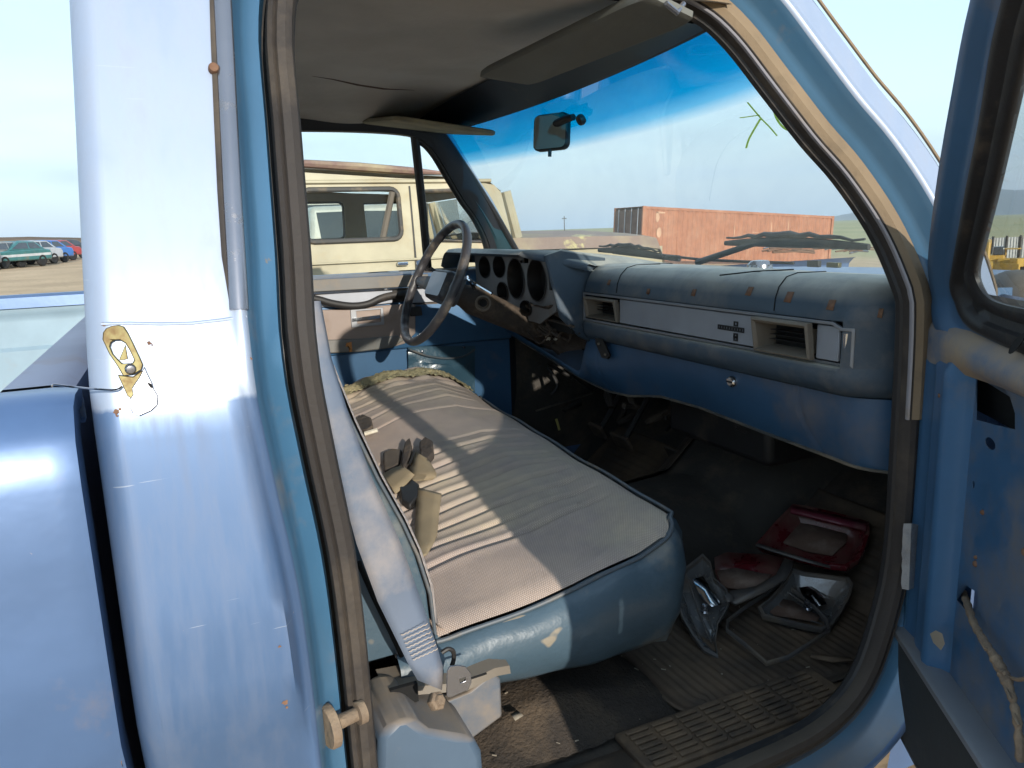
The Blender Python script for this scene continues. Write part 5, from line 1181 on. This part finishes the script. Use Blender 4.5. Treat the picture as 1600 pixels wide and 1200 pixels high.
def ground_mat():
    M = bpy.data.materials.new('dirt_and_dry_grass'); M.use_nodes = True; t = M.node_tree; N = t.nodes; L = t.links; b = N['Principled BSDF']; b.inputs['Roughness'].default_value = 1; b.inputs['Specular IOR Level'].default_value = .1
    tcn = N.new('ShaderNodeTexCoord')
    def noise(s, d=6):
        n = N.new('ShaderNodeTexNoise'); n.inputs['Scale'].default_value = s; n.inputs['Detail'].default_value = d; L.new(tcn.outputs['Object'], n.inputs['Vector']); return n.outputs[0]
    vl = N.new('ShaderNodeVectorMath'); vl.operation = 'LENGTH'; L.new(tcn.outputs['Object'], vl.inputs[0])
    def mr(src, a, c):
        r = N.new('ShaderNodeMapRange'); r.inputs[1].default_value = a; r.inputs[2].default_value = c; L.new(src, r.inputs[0]); return r.outputs[0]
    def mix(f, c1, c2):
        x = N.new('ShaderNodeMixRGB'); L.new(f, x.inputs[0])
        for k, c in ((1, c1), (2, c2)):
            if isinstance(c, tuple): x.inputs[k].default_value = rgb(c)
            else: L.new(c, x.inputs[k])
        return x.outputs[0]
    c1 = mix(mr(noise(.35, 10), .35, .65), (.58, .42, .265), (.45, .325, .205)); c1 = mix(mr(noise(6, 8), .6, .7), c1, (.34, .25, .16))
    c2 = mix(mr(noise(.02, 8), .35, .65), (.46, .40, .22), (.36, .35, .19)); sx = N.new('ShaderNodeSeparateXYZ'); L.new(tcn.outputs['Object'], sx.inputs[0])
    hill = mix(mr(noise(.08, 10), .35, .65), (.20, .13, .085), (.14, .10, .065))
    far = mix(mr(sx.outputs[0], 0, 60), hill, c2)
    col = mix(mr(vl.outputs['Value'], 95, 140), c1, far); L.new(col, b.inputs['Base Color'])
    bb = N.new('ShaderNodeBump'); bb.inputs['Strength'].default_value = .6; bb.inputs['Distance'].default_value = .06; L.new(noise(3, 10), bb.inputs['Height']); L.new(bb.outputs[0], b.inputs['Normal'])
    return M
g = MB().grid(rows, cu=True).build('ground', ground_mat(), None, ang=180); tag(g, kind='structure')
mb = MB(); rows = []
for k in range(140):
    a = R(lerp(40, 84, k/139)); r0 = 9000; t = k/139
    h = 40+120*(.5+.5*math.sin(t*7-1.2))*min(1, t*3)+40*abs(math.sin(t*23))+18*math.sin(t*61)+150*t
    h *= min(1, max(.02, (t-.13)*9))
    row = []
    for q, rr_, hh in ((0, 8200, -60), (.3, 8600, .35), (.6, 9000, .72), (1, 9500, 1.0), (1, 9900, .6), (1, 10400, -40)):
        row.append((rr_*math.sin(a), rr_*math.cos(a), (hh*h if abs(hh) <= 1 else hh)+(14*math.sin(k*1.9+rr_) if 0 < hh < 1 else 0)))
    rows.append(row)
g2 = MB().grid(rows).build('mountains', mat('mountain_slopes', (.16, .18, .15), 1, 0, ((.30, .27, .2), .4, .003), spec=.1), None, ang=180); tag(g2, kind='structure')
rows = []
for k in range(60):
    a = R(lerp(-60, 95, k/59)); rows.append([(rr_*math.sin(a), rr_*math.cos(a), z) for rr_, z in ((2500, -9), (6000, -34), (8800, -58))])
g3 = MB().grid(rows).build('plain', mat('far_grassland', (.44, .40, .22), 1, 0, spec=.1), None, ang=180); tag(g3, kind='structure')

# ================================================================== CREAM SUV PARKED ON THE FAR SIDE
YS = 3.0
def sv_(px, py, y=YS): return Vector(at(px, py, 'y', y))
SV = empty('parked_suv', (.2, YS+.9, 0)); tag(SV, 'cream boxy old suv with a rust stained roof, parked beyond the driver door', 'suv')
M_cr = mat('cream_paint', (.45, .39, .26), .5, 0, ((.42, .31, .17), .35, 3), spots=((.20, .12, .07), 5, .73), scratch=((.36, .26, .14), 4, .72))
M_rf = mat('rusty_roof', (.23, .135, .11), .8, 0, ((.42, .34, .2), .45, 4))
M_sl = mat('dark_rubber_trim', (.06, .055, .05), .7, 0, (TAN, .3, 8))
M_in = mat('suv_interior', (.16, .13, .10), .9)
ztop = lambda px, py: sv_(px, py)[2]
xw = lambda px, py=330: sv_(px, py)[0]
# side wall (two of them) with window holes
xr = -1.25; xf = xw(800, 365); zb = .55; zbelt = ztop(800, 365)
zro = ztop(600, 265)
out_ = [(xr, .50), (xr, zro-.10), (xr+.10, zro-.02), (xw(480), ztop(480, 268)), (xw(640), ztop(640, 278)), (xw(745), ztop(745, 282)), (xw(778), ztop(778, 288)), (xw(788), ztop(788, 300)), (xf, zbelt), (xf, .50)]
winA = rrect(xw(480)-.02, ztop(550, 376), xw(626), ztop(560, 295), .05)
winB = [(xw(668), ztop(668, 376)), (xw(664), ztop(664, 298)), (xw(740), ztop(740, 296)), (xw(748), ztop(748, 300)), (xw(774), ztop(774, 378))]
winC = rrect(xr+.10, ztop(550, 376), xw(480)-.16, ztop(560, 295), .06)
for s, y in ((0, YS), (1, YS+1.72)):
    sd = MB().plate(out_, [winA, winB, winC], lambda x, z: (x, y+(-.05 if s else .05)*0+(.10*(max(0, z-1.2)) if s == 0 else -.10*max(0, z-1.2)), z), (0, .03 if s == 0 else -.03, 0)).build('body_side', M_cr, SV, ang=20)
    ysf = lambda z, o=0: y+((.10*max(0, z-1.2)-o) if s == 0 else (-.10*max(0, z-1.2)+o))
    for w_, nm in ((winA, 'side_window'), (winB, 'front_window'), (winC, 'rear_side_window')):
        fo_ = MB().tube([(x, ysf(z, .006), z) for x, z in w_], .016, 6, closed=True).build(nm, M_sl, SV)
        MB().plate(w_, [], lambda x, z: (x, ysf(z, -.02), z)).build('pane', glass('suv_glass', (.86, .88, .82), .08, dirt=.16) if 'suv_glass' not in bpy.data.materials else bpy.data.materials['suv_glass'], fo_)
    if s == 0:
        for px in (645, 466): MB().tube([(xw(px), ysf(z, .004), z) for z in np.linspace(.6, ztop(645, 290), 8)], .006, 5).build('door_gap', M_sl, SV)
        MB().tube([(x, ysf(zro-.09, .012), ztop(560, 283)) for x in np.linspace(xr+.05, xw(772), 12)], .012, 6).build('drip_rail', M_cr, SV)
        MB().tube([(x, ysf(1.2, .010), ztop(560, 409)) for x in np.linspace(xr+.05, xf, 8)], .007, 6).build('crease', M_cr, SV)
        hx_, hz_ = xw(628, 412), ztop(628, 412)
        MB().box((hx_-.035, y-.03, hz_-.012), (hx_+.035, y-.005, hz_+.012)).build('door_handle', MT['chrome'], SV, bevel=.006)
        MB().lathe((xw(654, 411), y-.002, ztop(654, 411)), (0, -1, 0), [(0, .012), (.02, .012), (.022, 0)], 14).build('lock', MT['chrome'], SV)
        MB().tube([sv_(613, 300, YS+.03), sv_(598, 374, YS+.03)], .020, 6).build('inner_strap', M_in, SV)
# roof with rusted edge
mb = MB(); rows = []
for u in np.linspace(0, 1, 9):
    y = lerp(YS+.05, YS+1.67, u); cr_ = .07*math.sin(PI*u)**.6
    rows.append([(x, y, z+cr_*k) for x, z, k in ((xr+.02, zro-.12, .2), (xr+.10, zro-.01, 1), (xw(480), ztop(480, 262), 1), (xw(640), ztop(640, 272), 1), (xw(740), ztop(740, 277), 1), (xw(772), ztop(772, 284), .7), (xw(789), ztop(789, 298), 0))])
MB().grid(rows).build('roof', M_cr, SV)
pts = [sv_(x, y_, YS+.06) for x, y_ in ((320, 256), (440, 255), (480, 256), (560, 261), (640, 267), (700, 271))]
MB().tube(pts, [.02, .03, .035, .04, .035, .012], 8, flat=.7, up=(0, 0, 1)).build('rusted_gutter', M_rf, SV)
# windscreen and front body
wA, wB = sv_(789, 300, YS+.12), sv_(803, 372, YS+.08)
MB().grid([[(wA.x-.01, y, wA.z) for y in np.linspace(YS+.14, YS+1.58, 6)], [(wB.x+.03, y, wB.z) for y in np.linspace(YS+.08, YS+1.64, 6)]]).build('windscreen', bpy.data.materials['suv_glass'], SV)
for y in (YS+.06, YS+1.66): MB().tube([(wA.x-.02, y, wA.z), (wB.x+.02, y, wB.z)], .035, 8).build('windscreen_pillar', M_cr, SV)
hx0, hx1 = xf, xw(1035, 372); zh = ztop(900, 368)
mb = MB(); rows = []
M_hd = mat('weathered_hood', (.30, .20, .15), .6, 0, ((.50, .42, .22), .35, 1.6), spots=((.55, .46, .2), 2.2, .60))
for y, dz in ((YS-.03, -.10), (YS+.02, -.02), (YS+.2, 0), (YS+.86, .03), (YS+1.5, 0), (YS+1.70, -.02), (YS+1.75, -.10)):
    rows.append([(hx0, y, zh+dz+.02), (lerp(hx0, hx1, .5), y, zh+dz+.01), (lerp(hx0, hx1, .85), y, zh+dz), (hx1-.04, y, zh+dz-.02), (hx1, y, zh+dz-.10), (hx1, y, .5)])
MB().grid(rows).build('hood', M_hd, SV)
for y in (YS, YS+1.72):
    MB().grid([[(x, y+(.0 if z > .9 else 0), z) for z in (.5, .9, zh-.10)] for x in (hx0, hx1)]).build('fender', M_cr, SV)
MB().box((xr, YS+.03, .45), (hx1, YS+1.69, .60)).build('floor', M_in, SV)
MB().box((-.55, YS+.15, .6), (-.15, YS+1.57, 1.30)).build('seat', M_in, SV, bevel=.05)
for cx in (-.72, 1.5):
    for y, s in ((YS+.08, -1), (YS+1.64, 1)):
        MB().lathe((cx, y, .36), (0, s, 0), [(0, .05), (.18, .06), (.22, .11), (.33, .11), (.36, .07), (.36, -.08), (.2, -.1)], 28).build('wheel', MT['rubber'], SV)
# ================================================================== GENERIC VEHICLES
M_tire = mat('tyre', (.02, .02, .02), .9); M_gl = mat('dark_car_glass', (.05, .06, .07), .1, 0, spec=1); M_lt = mat('lamp_lens', (.6, .6, .58), .2)
def car(name, x, y, rz, col, lab, kind='sedan', group=None, L_=4.5, W_=1.75, accent=None):
    root = empty(name, (x, y, ground_z(x, y))); root.rotation_euler = (0, 0, rz); tag(root, lab, kind if kind != 'sedan' else 'car', group)
    pm = mat('car_paint', col, .35, .2, (TAN, .25, 2), coat=.6)
    body = [(-2.2, .35), (-2.22, .75), (-2.1, .92), (-1.55, .97), (1.0, .93), (2.0, .80), (2.2, .65), (2.22, .35)]
    cab = [(-1.75, .93), (-1.1, 1.38), (.15, 1.42), (1.0, .93)]
    if kind == 'pickup': body = [(-2.5, .45), (-2.5, 1.05), (-.7, 1.05), (1.0, 1.1), (2.3, 1.03), (2.4, .8), (2.4, .45)]; cab = [(-.75, 1.05), (-.65, 1.72), (.45, 1.74), (.95, 1.08)]
    if kind == 'van': body = [(-2.4, .45), (-2.45, 1.1), (1.6, 1.1), (2.3, .95), (2.4, .45)]; cab = [(-2.4, 1.08), (-2.3, 1.98), (.9, 2.0), (1.65, 1.08)]
    hw_ = W_/2
    def put(mb, nm, m_, par=root, **k):
        o = mb.build(nm, m_, None, **k); o.parent = par; return o
    rows = [[(px_*1, s_*hw_, z) if True else 0 for px_, z in body] for s_ in ()]
    def loft(pl, ins, nm, m_, bev):
        mb = MB(); k = len(pl)
        c = (sum(p[0] for p in pl)/k, min(p[1] for p in pl))
        L0 = [(px_, -hw_+ins*(z-c[1]), z) for px_, z in pl]; R0 = [(px_, hw_-ins*(z-c[1]), z) for px_, z in pl]
        mb.add(L0+R0, [tuple(range(k)), tuple(range(2*k-1, k-1, -1))]+[(i, (i+1) % k, (i+1) % k+k, i+k) for i in range(k)])
        return put(mb, nm, m_, bevel=bev)
    b = loft(body, 0.0, 'body', pm, .07); c = loft(cab, .28, 'cabin', pm, .05)
    x0, x1 = cab[0][0], cab[3][0]; zt = cab[1][1]
    g1 = [(cab[1][0]+(-.35 if kind == 'sedan' else .08), cab[0][1]+.06), (cab[1][0]+.05, zt-.07), ((cab[1][0]+cab[2][0])/2-.05, zt-.06), ((cab[1][0]+cab[2][0])/2-.05, cab[0][1]+.06)]
    g2_ = [((cab[1][0]+cab[2][0])/2+.03, cab[0][1]+.06), ((cab[1][0]+cab[2][0])/2+.03, zt-.06), (cab[2][0]-.03, zt-.07), (cab[3][0]-.2, cab[0][1]+.06)]
    for s_ in (-1, 1):
        for gg in (g1, g2_): put(MB().plate(gg, [], lambda a, z: (a, s_*(hw_-.28*(z-cab[0][1])+.006), z)), 'window', M_gl)
    put(MB().add([(lerp(cab[3][0], cab[2][0], t)+.012, s_*(hw_-.15-.28*t*(zt-cab[0][1])), lerp(cab[3][1], zt, t)) for s_, t in ((-1, .12), (1, .12), (1, .9), (-1, .9))], [(0, 1, 2, 3)]), 'windscreen', M_gl)
    for s_ in (-1, 1):
        put(MB().box((body[-2][0]-.05, s_*hw_*.72-.16, .62), (body[-2][0]+.03, s_*hw_*.72+.16, .74)), 'headlight', M_lt, bevel=.02)
        for cx in (-1.4, 1.4):
            put(MB().lathe((cx, s_*(hw_-.02), .32), (0, s_, 0), [(0, .0), (.18, .01), (.2, .03), (.3, .03), (.325, .0), (.325, -.15), (.1, -.2)], 20), 'wheel', M_tire)
    if accent: 
        for s_ in (-1, 1): put(MB().plate([(-2.1, .6), (1.9, .55), (1.9, .68), (-2.1, .74)], [], lambda a, z: (a, s_*(hw_+.006), z)), 'stripe', mat('stripe_paint', accent, .4))
    return root
car('parked_pickup', 1.0, 8.0, R(2), (.62, .62, .6), 'white pickup standing behind the cream suv, seen through its side windows', 'pickup')
car('parked_van', 2.4, 12.5, R(3), (.5, .5, .48), 'dusty pale van far behind the cream suv, half hidden by the white pickup', 'van')
def az_xy(px, r):
    a = YAW+math.atan((px-800)/1154); return CAM[0]+r*math.sin(a), CAM[1]+r*math.cos(a)
grp = 'junk cars in a row on the dirt'
for px, r, rz, col, lab, kd, acc in (
    (-28, 46, 250, (.24, .24, .25), 'grey stripped car cut by the left edge of the photo', 'sedan', None),
    (20, 49, 245, (.30, .30, .28), 'beige and grey wrecked car in front of the white bedside, leftmost fully visible wreck', 'sedan', None),
    (52, 50, 240, (.05, .20, .20), 'dark teal car with white stripe in the row of wrecks', 'sedan', (.6, .6, .6)),
    (74, 54, 238, (.50, .52, .55), 'silver white car between the teal and the blue wrecks', 'sedan', None),
    (92, 56, 236, (.06, .20, .55), 'bright blue car in the row of wrecks', 'sedan', None),
    (108, 61, 232, (.45, .06, .06), 'small red car behind the blue wreck', 'sedan', None),
    (126, 66, 230, (.05, .05, .055), 'dark car at the far end of the row beside the cab corner', 'sedan', None),
    (82, 66, 236, (.04, .04, .045), 'black car behind the silver and blue wrecks', 'sedan', None)):
    x, y = az_xy(px, r); car('wrecked_car', x, y, R(rz), col, lab, kd, grp, accent=acc)
# ================================================================== SHIPPING CONTAINER
tl = Vector(at(1005, 322, 'y', 28)); trr = Vector(at(1303, 338, 'y', 28)); CH = 2.59
ex = (trr-tl).normalized(); Lc = (trr-tl).length; eyv = Vector((0, 1, 0)); ez = Vector((-ex.z, 0, ex.x)); base = tl-ez*CH
CT = empty('shipping_container', base+ex*Lc/2); tag(CT, 'long orange corrugated shipping container seen through the windscreen', 'shipping container')
def cc_(a, b, c): return base+ex*a+eyv*b+ez*c
M_or = mat('orange_container_paint', (.41, .165, .085), .6, 0, ((.48, .27, .17), .30, .9), spots=((.24, .08, .04), .9, .70)); M_bd = mat('shaded_container_paint', (.13, .065, .045), .7, 0, ((.2, .12, .08), .3, 2))  # door-end brown is container paint with the unlit end's shade put in
def corr(n, Ld): 
    o = []
    for i in range(n):
        p0 = i/n*Ld; w_ = Ld/n
        for t, d in ((0, 0), (.32, 0), (.5, .036), (.82, .036)): o.append((p0+w_*t, d))
    o.append((Ld, 0)); return o
rows = [[tuple(cc_(.08+a, d, c)) for c in (.16, CH-.10)] for a, d in corr(42, Lc-.16)]; MB().grid(rows).build('side_panel', M_or, CT, smooth=False)
rows = [[tuple(cc_(.08+a, 2.44-d, c)) for c in (.16, CH-.10)] for a, d in corr(42, Lc-.16)]; MB().grid(rows).build('side_panel', M_or, CT, smooth=False)
def cbox(a, b, nm, m_): 
    mb = MB(); (x0, y0, z0), (x1, y1, z1) = a, b
    vs = [tuple(cc_(x, y, z)) for x in (x0, x1) for y in (y0, y1) for z in (z0, z1)]
    mb.add(vs, [(0, 1, 3, 2), (4, 6, 7, 5), (0, 4, 5, 1), (2, 3, 7, 6), (0, 2, 6, 4), (1, 5, 7, 3)]); return mb.build(nm, m_, CT, smooth=False)
cbox((0, 0, CH-.02), (Lc, 2.44, CH-.005), 'roof', M_or)
for b0 in (-.02, 2.38):
    cbox((0, b0, CH-.12), (Lc, b0+.08, CH), 'top_rail', M_or); cbox((0, b0, 0), (Lc, b0+.08, .16), 'bottom_rail', M_bd)
    for a0 in (-.01, Lc-.13): cbox((a0, b0-.01, 0), (a0+.14, b0+.09, CH+.01), 'corner_post', M_or)
for k in range(2): dr = cbox((-.0, .10+k*1.13, .12), (.05, 1.20+k*1.13, CH-.12), 'door', M_bd)
for k in range(4): MB().tube([cc_(-.03, .35+k*.55, .1), cc_(-.03, .35+k*.55, CH-.08)], .022, 6).build('lock_rod', MT['alu'], CT)
cbox((Lc-.05, .1, .12), (Lc, 2.36, CH-.12), 'end_panel', M_bd)
for k, (a, c, w_, h_) in enumerate(((.75, 2.30, .55, .10), (.72, 1.9, .22, .55), (.8, 1.2, .3, .5), (6.4, 1.6, .5, .04), (7.6, 1.5, .06, .9), (8.7, 1.4, .05, 1.1), (5.3, 1.3, .04, .8))):
    MB().plate([(a+w_*(.5+.5*math.cos(t))*random.uniform(.8, 1), c+h_*(.5+.5*math.sin(t))*random.uniform(.7, 1)) for t in [2*PI*i/9 for i in range(9)]], [], lambda x, z: cc_(x, -.004, z)).build('worn_patch', mat('worn_paint', (.60, .36, .23), .8) if 'worn_paint' not in bpy.data.materials else bpy.data.materials['worn_paint'], CT)
# rusty scrap beside the container
x0, y0 = az_xy(1215, 19); z0 = at(1215, 397, 'y', y0)[2]
SCR = empty('scrap_pile', (x0, y0, z0)); tag(SCR, 'low rusty heap of scrap metal strips in front of the container, above the cowl', 'scrap heap')
for i in range(26):
    q = random.random(); a = Vector(at(lerp(1185, 1345, q), random.uniform(388, 400)-8*math.sin(PI*q), 'y', y0+random.uniform(-.3, .3))); b = a+Vector((random.uniform(.3, 1.1), random.uniform(-.3, .3), random.uniform(-.06, .06)))
    MB().tube([a, (a+b)/2+Vector((0, 0, random.uniform(0, .04))), b], random.uniform(.012, .03), 6).build('metal_strip', MT['rust'] if i % 3 else MT['plate'], SCR)
# utility pole, far shed roofs
x0, y0 = az_xy(887, 240); zg = ground_z(x0, y0)
up_ = empty('utility_pole', (x0, y0, zg)); tag(up_, 'thin distant utility pole left of the container', 'utility pole'); MB().tube([(x0, y0, zg-1), (x0, y0, zg+6.5)], .14, 6).build('pole', M_sl, up_); MB().box((x0-.8, y0-.08, zg+5.7), (x0+.8, y0+.08, zg+5.9)).build('crossarm', M_sl, up_)
x0, y0 = az_xy(935, 90); car('parked_car', x0, y0, R(20), (.04, .045, .05), 'tiny dark car on the plain just left of the container', 'sedan')
# ================================================================== YARD MACHINES SEEN THROUGH THE OPEN DOOR'S WINDOW
M_ye = mat('machine_yellow', (.60, .36, .05), .5, 0, ((.3, .2, .1), .3, 1))
def machine(px, r, rz, nm, lab, cat, build):
    x, y = az_xy(px, r); root = empty(nm, (x, y, ground_z(x, y))); root.rotation_euler = (0, 0, rz); tag(root, lab, cat)
    def put(mb, n, m_, **k): o = mb.build(n, m_, None, **k); o.parent = root; return o
    build(put); return root
def excavator(put):
    for s in (-1, 1): put(MB().box((-1.7, s*1.2-.3, 0), (1.7, s*1.2+.3, .8)), 'track', M_tire, bevel=.25)
    put(MB().box((-1.8, -1.3, .9), (1.2, 1.3, 1.9)), 'engine_housing', M_ye, bevel=.12); put(MB().box((.0, .2, 1.9), (1.3, 1.2, 2.8)), 'cab', M_gl, bevel=.1)
    put(MB().tube([(1.0, -.3, 1.5), (2.4, -.3, 3.4), (4.2, -.3, 3.2)], [.28, .32, .2], 6), 'boom', M_ye); put(MB().tube([(4.2, -.3, 3.3), (4.9, -.3, 1.2)], .18, 6), 'dipper_arm', M_ye)
    put(MB().tube([(4.9, -.7, 1.0), (4.9, .2, 1.0)], .45, 8), 'bucket', M_ye)
def dozer(put):
    for s in (-1, 1): put(MB().box((-1.8, s*.9-.25, 0), (1.6, s*.9+.25, .9)), 'track', M_tire, bevel=.25)
    put(MB().box((-.2, -.6, .8), (1.9, .6, 1.7)), 'engine_housing', M_ye, bevel=.1); put(MB().box((-1.4, -.7, .8), (-.2, .7, 1.4)), 'operator_deck', M_ye, bevel=.05)
    put(MB().tube([(-1.3, -.6, 1.3), (-1.3, -.6, 2.6), (-.2, -.6, 2.6), (-.2, -.6, 1.5)], .08, 6), 'roll_bar', M_ye); put(MB().box((-1.5, -.8, 2.6), (0, .8, 2.7)), 'canopy', M_ye)
    put(MB().box((2.2, -1.5, .1), (2.4, 1.5, 1.2)), 'blade', M_ye, bevel=.04)
machine(1532, 98, R(215), 'excavator', 'yellow excavator with raised arm left of the bulldozer in front of the ribbed fence', 'excavator', excavator)
machine(1560, 98, R(200), 'bulldozer', 'yellow bulldozer beside the excavator in front of the ribbed fence', 'bulldozer', dozer)
machine(1594, 96, R(160), 'bulldozer', 'yellow bulldozer cut by the right edge of the photo', 'bulldozer', dozer)
xa, ya = az_xy(1512, 112); xb, yb = az_xy(1680, 118); A_, B_ = Vector((xa, ya, at(1512, 403, 'y', ya)[2])), Vector((xb, yb, at(1680, 396, 'y', yb)[2]))
FE = empty('ribbed_fence', (A_+B_)/2); tag(FE, 'long pale ribbed metal fence behind the yellow machines', 'fence')
n = 150; rows = []; nrm = (B_-A_).cross(Vector((0, 0, 1))).normalized()
for i in range(n):
    p = A_.lerp(B_, i/(n-1)); d = nrm*(.12 if i % 4 in (0, 1) else 0); rows.append([tuple(p+d-Vector((0, 0, .5))), tuple(p+d+Vector((0, 0, 2.3)))])
MB().grid(rows).build('sheet', mat('galvanised_sheet', (.42, .43, .42), .5, .3, (TAN, .2, .5)), FE, smooth=False)
for i in range(0, 9): p = A_.lerp(B_, i/8); MB().box((-.1, -.1, -.5), (.1, .1, 2.5), Matrix.Translation(p+nrm*.2)).build('post', M_sl, FE)
x0, y0 = az_xy(1495, 128); 

# ================================================================== HAZE
hz = MB().box((-11500, -11500, -80), (11500, 11500, 900))
HM = bpy.data.materials.new('haze'); HM.use_nodes = True; HM.node_tree.nodes.remove(HM.node_tree.nodes['Principled BSDF'])
pvn = HM.node_tree.nodes.new('ShaderNodeVolumePrincipled'); pvn.inputs['Color'].default_value = (.72, .85, 1.0, 1); pvn.inputs['Density'].default_value = 1.1e-4
HM.node_tree.links.new(pvn.outputs[0], HM.node_tree.nodes['Material Output'].inputs['Volume'])
ho = hz.build('haze', HM, None, smooth=False); tag(ho, kind='stuff', label='pale blue air that fades the far hills', cat='haze')
